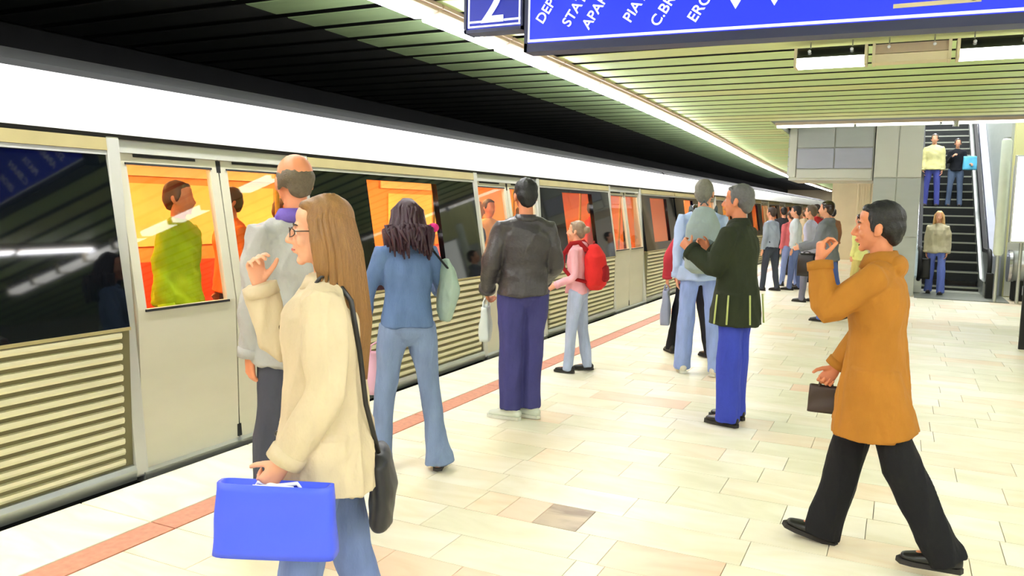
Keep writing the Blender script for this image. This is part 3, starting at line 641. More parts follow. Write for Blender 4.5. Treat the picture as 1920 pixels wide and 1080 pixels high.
def garment(I, m, hem=-.02, flare=.02, sleeve=.052, name='jacket', collar=None, collar_m=None, hood=False, cuff=True, seed=5, wr=.015, loose=1.0, buttons=0, belt=None, short=False):
    """hem: z of the lower edge from the hip joint (m, negative is lower)"""
    s, S, fs, bk = I['s'], I['S'], I['fs'], I['bulk']*loose; mb = MB(); ref = I['Qs'] @ V(0, 1, 0)
    zs = [.505, .470, .41, .33, .20, .08]; rr = [(.075*fs, .060), (.135*fs, .080), (.172*fs, .110), (.172*fs, .122), (.150, .112), (.160, .122)]
    z_ = .08
    while z_-.13 > hem: z_ -= .13; zs.append(z_); f_ = (.08-z_)/.5; rr.append((.168+flare*f_*2, .128+flare*f_*2.4))
    f_ = (.08-hem)/.5; zs.append(hem); rr.append((.170+flare*f_*2, .130+flare*f_*2.4))
    pts = []
    for z0 in zs:
        p = S(0, 0, z0)
        if z0 < .05:   # below the hips the cloth hangs plumb
            p0 = S(0, 0, .05); p = V(p0.x, p0.y, p0.z+(z0-.05)*s)
        pts.append(p)
    mb.tube(pts, [(a*s*bk, b*s*bk) for a, b in rr], 26, ref=ref, cap=.08)
    mb.tube([S(-.14*fs, -.005, .450), S(0, -.012, .492), S(.14*fs, -.005, .450)], [.055*s*bk, .066*s*bk, .055*s*bk], 16, ref=(0, 1, 0))
    for k, sx in (('L', -1), ('R', 1)):
        el, wrs, wd, nn, curl = I['A'][k]; sh_ = I['sh'][k]
        e0 = el.lerp(sh_, .16); e1 = el.lerp(wrs, .16); em = (el*2+e0+e1)/4
        p = [S(sx*.08*fs, -.005, .440), sh_+(el-sh_).normalized()*.012*s, sh_*.55+el*.45, e0, em, e1] ; r = [.062*s*bk, .061*s*bk, sleeve*1.12*s*bk, sleeve*1.02*s*bk, sleeve*1.02*s*bk, sleeve*1.0*s*bk]
        if short: p = p[:3]; r = r[:3]
        else: p += [el*.5+wrs*.5, wrs+wd*.0]; r += [sleeve*.95*s*bk, sleeve*.86*s*bk]
        mb.tube(p, r, 18, ref=(0, 1, .3), cap=.1)
    if hood: mb.ell(S(0, -.075, .495), (.10*s, .050*s, .055*s))
    if hem < -.04:
        for k in 'LR':   # the skirt of the coat rides over the thighs
            h, kn = I['J'][k+'h'], I['J'][k+'k']; t1 = min(1, (-.02-hem)/.425+.0)
            mb.tube([h+V(0, 0, .05*s), h, h.lerp(kn, t1)], [.105*s*bk, .112*s*bk, .112*s*bk], 18, ref=(0, 1, 0), cap=.05)
    o = skinned(mb, name, m, I['root'], max(.007, I['vox']*1.25), 3, wr*s, 25, seed, (1, 1, .6))
    if collar:
        nb = S(0, -.004, .515); up = (I['Qs'] @ V(0, 0, 1)); r0, h_ = collar; n = 26; v = []; f = []
        q = I['Qs']
        for lay, (rad, zz) in enumerate(((r0*1.22, -.02), (r0*1.02, h_), (r0*1.12, h_+.004), (r0*1.5, h_*.15-.01))):
            for j in range(n):
                a = R_(-65)+R_(310)*0+2*math.pi*(j/(n-1))*(310/360)-R_(0); a = R_(115)+R_(310)*j/(n-1)
                v.append(nb+q @ V(math.cos(a)*rad*s, math.sin(a)*rad*s*.92, zz*s-.02*s*max(0, math.sin(a))))
        for l in range(3):
            for j in range(n-1): f.append((l*n+j, l*n+j+1, (l+1)*n+j+1, (l+1)*n+j))
        for j in range(n-1): f.append((3*n+j, 3*n+j+1, j+1, j))
        f.append((0, n, 2*n, 3*n)); f.append((n-1, 4*n-1, 3*n-1, 2*n-1))
        MB().add(v, f).build('collar', collar_m or m, I['root'], True)
    if cuff and not short:
        for k in 'LR':
            el, wrs, wd, nn, c = I['A'][k]
            MB().tube([wrs-wd*.035*s, wrs+wd*.004*s], [sleeve*.93*s*bk, sleeve*.93*s*bk], 20, ref=(0, 1, .3), cap=.1).build('cuff', m, I['root'], True)
    for b_ in range(buttons):
        p0 = S(0, .1, .36-b_*.12); me = o.data; k_ = len(me.vertices); cc = np.empty(k_*3); me.vertices.foreach_get('co', cc); cc = cc.reshape(-1, 3)
        ok = (abs(cc[:, 0]-p0.x) < .012) & (abs(cc[:, 2]-p0.z) < .02)
        if not ok.any(): continue
        p = V(p0.x, float(cc[ok][:, 1].max())+.001, p0.z)
        MB().ell(p, (.012*s, .008*s, .012*s), None, 10, 6).build('button', M['iris'], I['root'], True)
    if belt is not None:
        MB().tube([S(0, 0, .155), S(0, 0, .195)], [(.162*s*bk, .122*s*bk)]*2, 26, ref=ref, cap=.05).build('belt', belt, I['root'], True)
    return o
def hair_mk(I, m, style='short', length=.3, seed=1, name='hair'):
    s = I['s']*(.97 if I['fem'] else 1); C, Q = I['HC'], I['Qh']; q = Q.to_quaternion(); rs = random.Random(seed)
    def P(p): return C+Q @ (Vector(p)*s)
    mb = MB(); v = max(.006, I['vox'])
    def E_(c, r): mb.ell(P(c), [x*s for x in r], q, 18, 12)
    if style == 'bald':
        E_((0, -.045, .012), (.0765, .070, .058)); E_((.070, -.012, .0), (.012, .032, .04)); E_((-.070, -.012, .0), (.012, .032, .04)); E_((0, -.07, -.03), (.055, .036, .045))
    else:
        E_((0, -.026, .046), (.083, .093, .084)); E_((0, -.055, -.0), (.078, .066, .066)); E_((0, -.066, -.04), (.058, .040, .045))
        E_((.074, .012, .01), (.010, .020, .034)); E_((-.074, .012, .01), (.010, .020, .034)); E_((0, .034, .088), (.058, .034, .024))
    if style == 'long':
        # falls behind and beside the face to the given length
        L = length
        mb.tube([P((0, -.05, .03)), P((0, -.075, -.08))]+[C+Q @ V(0, -.10*s, -.12*s)+V(0, 0, -L*.45), C+Q @ V(0, -.11*s, -.12*s)+V(0, 0, -L)], [(.088*s, .066*s), (.100*s, .064*s), (.105*s, .055*s), (.055*s, .032*s)], 22, ref=Q @ V(0, 1, 0))
        for sx in (-1, 1): mb.tube([P((sx*.066, .01, .05)), P((sx*.084, -.005, -.03)), P((sx*.086, -.02, -.12))], [(.014*s, .028*s), (.02*s, .036*s), (.024*s, .04*s)], 12, ref=Q @ V(0, 1, 0))
    if style == 'bun':
        E_((0, -.13, .02), (.045, .04, .04)); E_((0, -.095, .03), (.035, .04, .03))
    o = skinned(mb, name, m, I['root'], v, 3, .003*s, 90 if style != 'long' else 70, seed, (1, 1, .12 if style == 'long' else .5))
    if style in ('long', 'messy'):
        st = MB(); n = 90 if style == 'long' else 170
        for i in range(n):
            a = rs.uniform(-2.25, 2.25); 
            sx, cy = math.sin(a), math.cos(a)      # a=0 is the back
            top = P((sx*.030, -.03-cy*.02, .125)); mid = P((sx*.088, -.028-cy*.078, .04)); low = P((sx*.100, -.045-cy*.085, -.07))
            if style == 'long':
                e1 = C+Q @ V(sx*.108*s, (-.06-cy*.10)*s, -.12*s)+V(0, 0, -length*.5); e2 = C+Q @ V(sx*.075*s, (-.09-cy*.06)*s, -.12*s)+V(0, 0, -length*rs.uniform(.85, 1.06))
                if abs(a) > 1.7: e1 = low+V(0, 0, -.03); e2 = low+V(0, 0, -.09)
                st.tube([top, mid, low, e1, e2], [.006*s, .012*s, .013*s, .012*s, .004*s], 6, ref=Q @ V(0, 1, .01))
            else:
                j = lambda: V(rs.uniform(-.03, .03), rs.uniform(-.03, .03), rs.uniform(-.02, .03))*s
                e1 = C+Q @ V(sx*.13*s, (-.06-cy*.13)*s, (-.10)*s)+j(); e2 = C+Q @ V(sx*.12*s, (-.07-cy*.14)*s, -.12*s)+V(0, 0, -length*rs.uniform(.3, 1))+j()
                st.tube([top, mid+j()*.4, low+j()*.5, e1, e2], [.006*s, .014*s, .018*s, .017*s, .006*s], 6, ref=Q @ V(0, 1, .01))
        t = st.build('hair_locks', m, o, True); t['kind'] = 'stuff'
    return o
def wp(I, p): return I['root'].matrix_basis @ Vector(p) if False else (Matrix.Translation(I['root'].location) @ Matrix.Rotation(I['root'].rotation_euler.z, 4, 'Z')) @ Vector(p)
def loc2(I, name, label, cat, group=None):
    r = empty(name, I['root'].location, I['root'].rotation_euler.z); return tag(r, label, cat, group)
def backpack(I, label, m, m2, h=.44, w_=.15, d=.085, zc=.28):
    r = loc2(I, 'backpack', label, 'backpack'); s = I['s']; S = I['S']
    y0 = -.135-d*.7
    mb = MB(); mb.tube([S(0, y0, zc-h/2), S(0, y0-.01, zc-h*.2), S(0, y0, zc+h*.25), S(0, y0+.01, zc+h/2)], [(w_*.95, d), (w_, d*1.15), (w_*.92, d), (w_*.55, d*.6)], 20, ref=I['Qs'] @ V(0, 1, 0), cap=.5)
    skinned(mb, 'pack', m, r, .01, 3, .006, 30, 4)
    mb = MB(); mb.tube([S(0, y0-d*1.05, zc-h*.36), S(0, y0-d*1.1, zc-.02)], [(w_*.7, d*.42), (w_*.66, d*.38)], 16, ref=I['Qs'] @ V(0, 1, 0)); skinned(mb, 'front_pocket', m2, r, .009, 2, .003, 40, 6)
    for sx in (-1, 1):
        MB().tube([S(sx*.075, y0+d*.7, zc+h*.42), S(sx*.105, -.06, .555), S(sx*.115, .03, .545), S(sx*.125, .128, .42), S(sx*.16, .125, .28), S(sx*.175, .03, .16), S(sx*.12, y0+d*.8, zc-h*.4)], [(.024, .008)]*7, 8, ref=(1, 0, 0)).build('shoulder_strap', m2, r, True)
    MB().tube([S(-.03, y0, zc+h*.58), S(0, y0, zc+h*.66), S(.03, y0, zc+h*.58)], [.007]*3, 8).build('carry_loop', m2, r, True)
    return r
def bag(I, k, label, m, w_, h, d, name='shopping_bag', drop=.10, yaw=0, cat='bag', hm=None, sag=.0, loc=None, off=(0, 0, 0)):
    """a carrier bag hanging from hand k"""
    el, wr, wd, nn, c = I['A'][k]; s = I['s']; g = (wr+wd*.085*s if loc is None else Vector(loc))+Vector(off)
    r = loc2(I, name, label, cat); Q = Matrix.Rotation(R_(yaw), 3, 'Z')
    def P(x, y, z_): return g+Q @ V(x, y, z_)
    z1 = -drop; z0 = -drop-h; nx, nz = 10, 10; v = []; f = []
    rings = []
    for i in range(nz+1):
        t = i/nz; zz = z0+(z1-z0)*t; bulge = 1+sag*math.sin(math.pi*t)
        ww = w_*(1-.06*t)*.5; dd = d*.5*(bulge*(1-.45*t))
        for j in range(24):
            a = 2*math.pi*j/24; cx, cy = math.cos(a), math.sin(a); e = .35
            v.append(P(math.copysign(abs(cx)**e, cx)*ww, math.copysign(abs(cy)**e, cy)*dd+.004*math.sin(9*t+3*cx), zz))
    for i in range(nz):
        for j in range(24): j2 = (j+1) % 24; f.append((i*24+j, i*24+j2, (i+1)*24+j2, (i+1)*24+j))
    f.append(tuple(range(23, -1, -1))); n0 = len(v)
    for j in range(24): p = Vector(v[nz*24+j]); c0 = P(0, 0, z1); v.append(c0+(p-c0)*.93-V(0, 0, .0))
    for j in range(24): p = Vector(v[n0+j]); v.append(P(0, 0, z0+.02)+(p-P(0, 0, z1))*.95)
    for j in range(24): j2 = (j+1) % 24; f.append((nz*24+j, nz*24+j2, n0+j2, n0+j)); f.append((n0+j, n0+j2, n0+24+j2, n0+24+j))
    f.append(tuple(range(n0+24, n0+48)))
    MB().add(v, f).build('bag_body', m, r, True)
    for sy in (-1, 1):
        hw = w_*.2; MB().tube([P(-hw, sy*d*.25, z1-.03), P(-hw*.8, sy*d*.2, z1+drop*.6), P(0, sy*.006, .0), P(hw*.8, sy*d*.2, z1+drop*.6), P(hw, sy*d*.25, z1-.03)], [.006]*5, 8, ref=(0, 1, 0)).build('handle', hm or m, r, True)
    return r
DOWN = lambda sx: ((sx*.12, -.06, -1), (sx*.02, .16, -1), (-sx, .1, 0), (20, 25, 20))
# 1 woman with glasses, beige coat
fc = fabric('cream_coat_cloth', (198, 182, 152)); jn = denim('faded_blue_denim', (112, 130, 176))
I = person('woman in a cream coat and glasses with long light brown hair, hand raised', (-1.60, 1.99), 122, 1.655, lod=0, fem=True, lean_=1, head=(4, 2, 0),
    arms={'R': ((.08, .66, -.80), (-.08, .26, .94), (-.6, -.55, 0), (34, 44, 34)), 'L': ((-.24, -.10, -1), (-.06, .62, -1), (.9, .3, 0), (50, 60, 40))},
    legs={'L': (10, 4, 3, 0), 'R': (-8, 10, 3, 0)}, bottom=dict(m=jn, calf=.066, flare=.078, thigh=.09), shoes='leather',
    top=dict(m=fc, hem=-.16, flare=.03, sleeve=.056, name='coat', collar=(.064, .035), buttons=4, loose=1.16, seed=11), skin='skin', hair=dict(m=mat('light_brown_hair', (138, 98, 52), .45, 0, .4, 16, .5, 90, stretch=(6, 6, .4)), style='long', length=.34, seed=3))
g = MB(); C, Q, s = I['HC'], I['Qh'], I['s']*.97
gl = None
for sx in (-1, 1):
    pts = [C+Q @ (V(sx*.033+.022*math.cos(a), .099-.02*abs(math.cos(a))*(1 if math.cos(a)*sx > 0 else 0), .002+.015*math.sin(a))*s) for a in [2*math.pi*q/16 for q in range(17)]]
    o = MB().tube(pts, [.0016]*17, 6, ref=(0, 0, 1), cap=0).build('glasses_rim', M['iris'], I['root'], True)
    MB().tube([C+Q @ (V(sx*.055, .082, .006)*s), C+Q @ (V(sx*.080, .03, .006)*s), C+Q @ (V(sx*.083, -.02, .0)*s)], [.002]*3, 6).build('glasses_temple', M['iris'], I['root'], True)
MB().tube([C+Q @ (V(-.011, .1, .006)*s), C+Q @ (V(.011, .1, .006)*s)], [.0018]*2, 6).build('glasses_bridge', M['iris'], I['root'], True)
S = I['S']
hb = loc2(I, 'shoulder_bag', 'black shoulder bag worn behind the woman in the cream coat', 'bag')
mb = MB(); mb.tube([S(.02, -.17, -.32), S(.02, -.18, -.20), S(.0, -.17, -.08)], [(.10, .04), (.115, .045), (.10, .035)], 20, ref=I['Qs'] @ V(0, 1, 0)); skinned(mb, 'bag_body', mat('black_bag_leather', (28, 28, 34), .45, 0, .2), hb, .009, 3, .004, 30)
MB().tube([S(-.05, -.17, -.06), S(-.10, -.135, .12), S(-.125, -.12, .30), S(-.115, -.095, .46), S(-.092, -.03, .548), S(-.090, .0, .535), S(-.088, .02, .51)], [(.008, .004)]*7, 8, ref=(1, 0, 0)).build('strap', M['leather'], hb, True)
bag(I, 'L', 'large bright blue carrier bag held low by the woman in the cream coat', mat('blue_paper_bag', (64, 88, 232), .45, 0, .1, 2), .36, .21, .10, off=(-.015, -.02, 0), drop=-.01, yaw=80, hm=M['sign_white'])
# 2 balding man
I = person('balding man in a grey jacket with a purple collar, seen from behind', (-2.47, 2.86), 66, 1.85, lod=1, lean_=2, head=(-4, 4, 0), skin='skin_warm',
    bottom=dict(m=fabric('charcoal_trousers', (70, 72, 84)), calf=.066), shoes='leather', arms={'L': DOWN(-1), 'R': ((.1, .25, -1), (-.2, .8, -.5), (0, 0, -1), (30, 30, 20))},
    top=dict(m=fabric('light_grey_jacket', (164, 163, 160)), hem=-.10, sleeve=.056, collar=(.066, .04), collar_m=fabric('purple_collar', (104, 84, 164)), seed=8),
    hair=dict(m=mat('grey_brown_hair', (96, 84, 66), .6, 0, .4, 60, .5, 160), style='bald'), legs={'L': (6, 3, 3, 0), 'R': (-3, 3, 3, 0)})
# 3 woman with burgundy hair
dj = denim('blue_denim_jacket', (92, 116, 156)); fj = denim('pale_blue_jeans', (120, 138, 172))
I = person('woman with dark burgundy hair in a blue denim jacket and flared jeans', (-2.62, 4.00), 46, 1.66, lod=1, fem=True, lean_=4, head=(8, 12, 4), legs={'L': (4, 3, 6, 0), 'R': (-4, 3, 8, 0)},
    arms={'L': ((-.34, .05, -1), (-.10, .22, -1), (1, .1, 0), (45, 50, 40)), 'R': ((.35, .15, -.9), (.0, .95, .1), (-.5, 0, -1), (40, 40, 30))},
    bottom=dict(m=fj, calf=.062, flare=.098, thigh=.094), shoes=mat('tan_shoe_leather', (176, 128, 110), .5), footyaw=(20, -20),
    top=dict(m=dj, hem=.0, sleeve=.052, collar=(.062, .03), name='denim_jacket', seed=21, loose=1.0), hair=dict(m=mat('burgundy_hair', (48, 16, 30), .42, 0, .5, 20, .4, 90, stretch=(5, 5, .5)), style='messy', length=.14, seed=5))
C, Q, s = I['HC'], I['Qh'], I['s']
MB().ell(C+Q @ V(.15*s, -.09*s, -.06*s), (.035, .03, .028)).build('hair_tie', fabric('magenta_scrunchie', (206, 46, 128)), I['root'], True)
bag(I, 'L', 'pale pink carrier bag hanging in front of the flared jeans', mat('pink_plastic_bag', (236, 186, 204), .45, 0, .1, 3), .24, .26, .09, name='carrier_bag', drop=.06, yaw=-20, sag=.3, off=(.11, .06, 0))
S = I['S']
sb = loc2(I, 'shoulder_bag', 'grey green cloth bag under the right arm of the denim jacket woman', 'bag')
mb = MB(); mb.tube([S(.24, -.05, .10), S(.26, -.04, .22), S(.25, -.02, .34)], [(.05, .12), (.06, .15), (.04, .12)], 20, ref=I['Qs'] @ V(0, 1, 0)); skinned(mb, 'bag_body', fabric('grey_green_canvas', (150, 170, 158)), sb, .01, 3, .006, 26)
MB().tube([S(.25, -.12, .34), S(.15, -.09, .47), S(.13, -.02, .555), S(.16, .09, .47), S(.25, .08, .34)], [(.014, .005)]*5, 8, ref=(1, 0, 0)).build('strap', M['rubber'], sb, True)
# 4 man in dark jacket and pale sneakers
I = person('man with black hair in a dark leather jacket, navy trousers and pale sneakers', (-2.50, 5.38), 40, 1.83, lod=1, lean_=-2, footyaw=(50, 46), head=(0, 6, 0), legs={'L': (2, 2, -1, 0), 'R': (5, 6, -1, 0)}, skin='skin_warm',
    arms={'L': ((-.3, .05, -1), (.05, .55, -.7), (.6, 0, 0), (40, 40, 30)), 'R': ((.25, .1, -1), (-.1, .75, -.5), (-.5, 0, -.5), (40, 40, 30))},
    bottom=dict(m=fabric('navy_trousers', (66, 66, 122)), length=.1, calf=.074, flare=.074, thigh=.105), shoes=mat('pale_sneaker', (214, 220, 204), .6), sole='sole_white', shoekind='sneaker',
    top=dict(m=mat('dark_leather_jacket', (62, 58, 60), .4, 0, .3, 6, .5, 40), hem=-.02, sleeve=.060, collar=(.064, .03), loose=1.12, seed=31), hair=dict(m=mat('black_hair', (20, 19, 20), .5, 0, .3, 40, .4, 140), style='short'))
bag(I, 'L', 'pale carrier bag held low by the man in the dark leather jacket', mat('pale_grey_plastic', (206, 214, 210), .4, 0, .1, 3), .22, .26, .08, name='carrier_bag', drop=.06, yaw=70, sag=.3)
# 5 small person with red pack
I = person('short person in a pale pink top and light jeans with a red backpack', (-2.78, 7.25), 98, 1.50, lod=1, fem=True, lean_=4, legs={'L': (6, 3, 2, 0), 'R': (-5, 4, 2, 0)},
    arms={'L': ((-.1, -.1, -1), (0, .8, -.4), (1, 0, 0), (30, 30, 20)), 'R': DOWN(1)}, bottom=dict(m=denim('washed_jeans', (168, 180, 206)), calf=.06), shoes='leather',
    top=dict(m=fabric('pale_pink_top', (228, 170, 178)), hem=-.02, sleeve=.048, hood=True, seed=41), hair=dict(m=mat('ash_brown_hair', (140, 118, 96), .55, 0, .4, 40, .4, 120), style='bun'))
backpack(I, 'red backpack worn by the short person in pale pink', fabric('red_pack_cloth', (206, 42, 40)), fabric('dark_red_cloth', (150, 26, 30)), h=.42, w_=.15, d=.10)
# 6 man with grey backpack
I = person('man in a pale blue shirt and light jeans wearing a grey green backpack', (-1.72, 7.78), 14, 1.92, lod=1, lean_=1, head=(-14, 0, 0), legs={'L': (4, 2, 3, 0), 'R': (-2, 3, 6, 0)}, footyaw=(10, -30),
    bottom=dict(m=denim('light_blue_jeans', (144, 164, 216)), calf=.072, flare=.078), shoes=mat('cream_sneaker', (220, 214, 196), .6), sole='sole_white', shoekind='sneaker',
    top=dict(m=fabric('pale_blue_shirt', (176, 196, 234)), hem=-.08, sleeve=.056, collar=(.062, .03), seed=51), hair=dict(m=mat('grey_hair', (120, 118, 106), .6, 0, .3, 50, .4, 140), style='short'), arms={'L': DOWN(-1), 'R': ((.2, .0, -1), (-.3, .7, .4), (-1, 0, 0), (40, 40, 30))})
backpack(I, 'grey green backpack on the man in pale blue', fabric('grey_green_pack', (146, 160, 158)), fabric('dark_grey_pack', (84, 94, 96)), h=.50, w_=.17, d=.10)
# 7 person in red beyond him
I = person('person in a dark red jacket and black trousers beyond the grey backpack man', (-2.02, 8.75), 40, 1.70, lod=2, lean_=0, skin='skin', bottom=dict(m=fabric('black_trousers', (28, 28, 34))), shoes='leather', legs={'L': (14, 2, 4, 0), 'R': (-12, 4, 4, 0)},
    top=dict(m=fabric('dark_red_jacket', (176, 52, 66)), hem=-.08, sleeve=.058, seed=61, loose=1.06), hair=dict(m=M['iris'], style='short'), arms={'L': ((-.5, .1, -1), (.1, .3, -1), (1, 0, 0), (20, 20, 20)), 'R': DOWN(1)})
bag(I, 'L', 'grey blue carrier bag in the left hand of the dark red jacket person', mat('grey_blue_plastic', (150, 158, 184), .5, 0, .1, 3), .28, .38, .1, name='carrier_bag', drop=.06, yaw=60, sag=.2)
# 8 man in green coat
gc = fabric('dark_green_coat_cloth', (44, 50, 34)); 
I = person('grey haired man in a dark green coat and bright blue trousers, facing the train', (-1.07, 6.10), 78, 1.82, lod=1, lean_=2, head=(6, 0, 0), legs={'L': (-1, 1, 2, 0), 'R': (3, 3, 1, 0)}, skin='skin_warm',
    bottom=dict(m=fabric('bright_blue_trousers', (58, 72, 176)), calf=.078, flare=.082, thigh=.10), shoes='leather', arms={'L': ((-.06, .30, -.95), (.1, .85, .55), (.8, 0, 0), (40, 45, 30)), 'R': ((.06, .25, -.95), (-.2, .85, .55), (-.8, 0, 0), (40, 45, 30))},
    top=dict(m=gc, hem=-.20, sleeve=.064, flare=.02, name='coat', collar=(.066, .04), loose=1.16, seed=71, wr=.011), hair=dict(m=mat('grey_hair_dark', (98, 98, 96), .6, 0, .3, 50, .4, 140), style='short'))
S = I['S']
for q, (x, y) in enumerate(((-.21, .06), (-.225, -.03), (-.15, -.155), (.02, -.18))):
    p0 = S(x, y, .02); MB().tube([p0, V(p0.x*1.08, p0.y*1.1, p0.z-.21)], [(.007, .004)]*2, 8, ref=(1, 0, 0)).build('reflective_stripe', mat('yellow_green_stripe', (176, 186, 110), .5) if q == 0 else bpy.data.materials['yellow_green_stripe'], I['root'], True)
# 9 striding man in jeans with dark bag
I = person('man in a grey jacket and blue jeans striding beyond the green coat', (-.94, 12.65), 78, 1.80, lod=2, lean_=5, legs={'L': (2, 4, 2, 0), 'R': (-14, 16, 2, -22)}, bottom=dict(m=denim('mid_blue_jeans', (86, 108, 178)), calf=.068), shoes='leather',
    top=dict(m=fabric('mid_grey_jacket', (120, 124, 134)), hem=-.05, sleeve=.06, loose=1.18, seed=81, hood=True), hair=dict(m=M['iris'], style='short'), arms={'L': ((-.1, .2, -1), (0, .8, -.2), (1, 0, 0), (30, 30, 20)), 'R': DOWN(1)})
bag(I, 'R', 'black bag carried by the striding man in grey', M['leather'], .26, .34, .12, name='carrier_bag', drop=.03, yaw=90, sag=.4, loc=(.0, .30, 1.02))
# 10 small figure in yellow
I = person('small distant person in a pale yellow coat near the grey bulkhead', (-.66, 16.4), 60, 1.62, lod=2, fem=True, bottom=dict(m=fabric('sand_trousers', (206, 190, 120)), calf=.066), shoes='leather', top=dict(m=fabric('pale_yellow_coat', (232, 232, 150)), hem=-.14, seed=91, belt=M['leather']), hair=dict(m=M['iris'], style='short'))
bag(I, 'R', 'small grey bag beside the pale yellow coat', mat('grey_cloth_bag', (160, 162, 184), .6), .22, .24, .08, name='handbag', drop=.05)
# crowd at the far end, each with its own clothes
for lab, px, py, rz, H, tc, bc, hc, hem in (
    ('distant person in a grey blue sweater and dark trousers near the train', -2.34, 16.9, 60, 1.72, (150, 160, 176), (60, 66, 80), (60, 46, 36), -.03),
    ('distant person in a pink jacket and light blue jeans near the train', -2.12, 18.2, 40, 1.66, (214, 110, 116), (140, 156, 206), (70, 50, 36), -.02),
    ('distant person in a white shirt and mid blue trousers', -1.92, 17.4, 90, 1.76, (206, 214, 220), (96, 112, 160), (36, 30, 28), -.04),
    ('distant tall person in a red coat in the far crowd', -1.74, 19.6, 50, 1.82, (190, 50, 52), (60, 60, 72), (44, 34, 28), -.2),
    ('distant person in a brown jacket at the end of the platform', -1.50, 21.0, 30, 1.74, (150, 110, 80), (70, 74, 90), (32, 28, 26), -.05),
    ('distant person in a pale lilac jacket behind the striding man', -1.42, 15.2, 75, 1.76, (176, 176, 200), (110, 110, 130), (90, 74, 56), -.04),
    ('distant person in black at the foot of the far crowd', -2.7, 21.5, 10, 1.75, (44, 44, 50), (40, 40, 46), (30, 26, 24), -.05),
    ('distant person in a beige coat farthest along the train', -2.5, 24.5, 10, 1.70, (206, 190, 160), (80, 84, 100), (96, 70, 44), -.2)):
    person(lab, (px, py), rz, H, lod=3, bottom=dict(m=fabric('trousers_cloth', bc)), shoes='leather', top=dict(m=fabric('jacket_cloth', tc), hem=hem, seed=int(H*100)), hair=dict(m=mat('hair_cloth', hc, .6), style='short'), legs={'L': (6, 3, 3, 0), 'R': (-5, 4, 3, 0)})
# 12 walking man in ochre coat
oc = fabric('ochre_coat_cloth', (168, 112, 40), .2)
I = person('man striding left in a long ochre coat and black trousers, hand at face', (-.06, 3.98), 88, 1.70, lod=0, lean_=2, head=(0, 2, 0), legs={'L': (-19, 9, 0, 0), 'R': (14.5, 2, 0, 14)}, footyaw=(0, 0), skin='skin_warm',
    arms={'L': ((-.05, .72, -.66), (.14, .16, .98), (.5, -.8, 0), (40, 50, 40)), 'R': ((.04, .18, -1), (-.02, .55, -.9), (-.9, 0, 0), (50, 55, 40))},
    bottom=dict(m=fabric('black_trousers_fine', (24, 24, 28)), calf=.080, flare=.086, thigh=.098), shoes='leather',
    top=dict(m=oc, hem=-.30, flare=.02, sleeve=.057, name='coat', collar=(.070, .05), hood=True, loose=1.10, seed=101, wr=.009), hair=dict(m=mat('jet_black_hair', (18, 16, 17), .5, 0, .3, 40, .4, 140), style='short'))
bag(I, 'R', 'small dark bag in the right hand of the ochre coat man', mat('dark_brown_leather', (58, 42, 34), .5), .16, .13, .07, name='handbag', drop=.03, yaw=90)
# 13 woman at the escalator foot
I = person('blond woman in a pale beige jacket and striped blue jeans at the escalator foot', (.69, 18.25), 172, 1.70, lod=2, fem=True, bottom=dict(m=denim('striped_blue_jeans', (112, 130, 214)), calf=.072, flare=.08), shoes='leather', legs={'L': (8, 3, 3, 0), 'R': (-6, 4, 3, 0)},
    top=dict(m=fabric('pale_beige_jacket', (196, 188, 160)), hem=-.06, sleeve=.062, loose=1.14, seed=111), hair=dict(m=mat('blond_hair', (226, 180, 120), .5, 0, .2, 30), style='long', length=.12), z=.012)
bag(I, 'R', 'black bag held beside the blond woman at the escalator foot', M['leather'], .2, .42, .14, name='handbag', drop=.04, yaw=0, sag=.3)
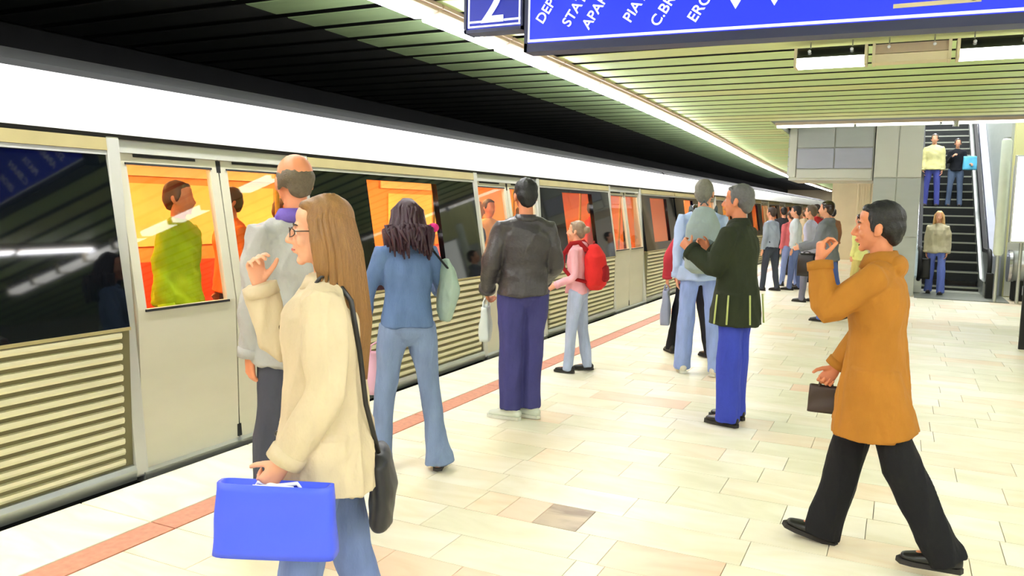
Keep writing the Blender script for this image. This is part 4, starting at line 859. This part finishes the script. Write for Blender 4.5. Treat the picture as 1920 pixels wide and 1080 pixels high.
# 14, 15 on the escalator (step k top is .2*(k+1))
k = 8; yk = 19.3+k*.346+.17
I = person('man in a pale yellow shirt and jeans riding the escalator on the left', (.62, yk), 178, 1.78, lod=2, z=.2*(k+1)+.005, bottom=dict(m=denim('dark_blue_jeans', (84, 92, 172))), shoes='leather', top=dict(m=fabric('pale_yellow_shirt', (226, 220, 158)), hem=-.05, sleeve=.06, loose=1.12, seed=121), hair=dict(m=M['iris'], style='short'), legs={'L': (2, 2, 3, 0), 'R': (0, 2, 3, 0)})
I = person('woman in a black top and grey blue jeans riding the escalator on the right', (1.12, yk), 182, 1.66, lod=2, fem=True, z=.2*(k+1)+.005, bottom=dict(m=denim('grey_blue_jeans', (96, 112, 140))), shoes='leather', top=dict(m=fabric('black_top', (26, 28, 34)), hem=-.02, sleeve=.05, seed=131), hair=dict(m=M['iris'], style='short'),
    arms={'L': ((-.2, .1, -1), (-.3, .9, -.1), (0, 0, -1), (40, 40, 30)), 'R': ((.2, .1, -1), (-.4, .7, .6), (-1, 0, 0), (40, 40, 30))}, legs={'L': (2, 2, 3, 0), 'R': (0, 2, 3, 0)})
bag(I, 'L', 'sky blue bag held by the woman on the escalator', mat('sky_blue_bag', (96, 190, 230), .45), .30, .32, .12, drop=.0, yaw=10, sag=.3, loc=(-.26, .24, 1.20))
# passengers inside the nearest car
for lab, x, y, rz, H, tc, bc, hc, z_ in (
    ('passenger in a lime green jacket behind the first door window', -4.42, 3.90, -70, 1.72, (176, 204, 22), (70, 60, 70), (90, 40, 24), .03),
    ('passenger in a red jacket deeper inside behind the first door', -5.20, 3.35, -30, 1.74, (222, 60, 36), (60, 60, 80), (60, 36, 24), .03),
    ('passenger in an orange top behind the second door leaf', -4.75, 4.75, 160, 1.70, (236, 120, 50), (60, 60, 80), (70, 44, 26), .03),
    ('passenger in a red top behind the balding man', -4.8, 5.35, -90, 1.62, (214, 50, 50), (60, 60, 80), (80, 46, 30), .03),
    ('passenger in an olive jacket at the wide window', -4.6, 6.15, -100, 1.50, (116, 96, 50), (60, 60, 80), (226, 170, 96), .03),
    ('passenger in a blue jacket with a pink scarf in the middle door', -4.50, 8.25, -70, 1.66, (66, 96, 150), (60, 60, 80), (180, 120, 80), .03),
    ('passenger in a cream top in the middle door, right leaf', -4.70, 9.0, -120, 1.68, (230, 190, 150), (60, 60, 80), (70, 44, 26), .03),
    ('passenger in a vermilion coat behind the narrow third window', -5.0, 10.6, -80, 1.60, (230, 80, 40), (60, 60, 80), (60, 40, 26), .03),
    ('passenger in a scarlet jacket behind the third door', -4.6, 12.5, -90, 1.70, (226, 50, 40), (60, 60, 80), (60, 40, 26), .03),
    ('passenger in an orange jacket behind the third door, right leaf', -4.7, 13.2, -60, 1.66, (240, 120, 60), (60, 60, 80), (60, 40, 26), .03)):
    person(lab, (x, y), rz, H, lod=2 if y < 9 else 3, z=z_, bottom=dict(m=fabric('trousers_cloth', bc)), shoes='leather', top=dict(m=fabric('jacket_cloth', tc), hem=-.05, seed=int(y*10), loose=1.15), hair=dict(m=mat('hair_cloth', hc, .6), style='short'), skin='skin_warm')
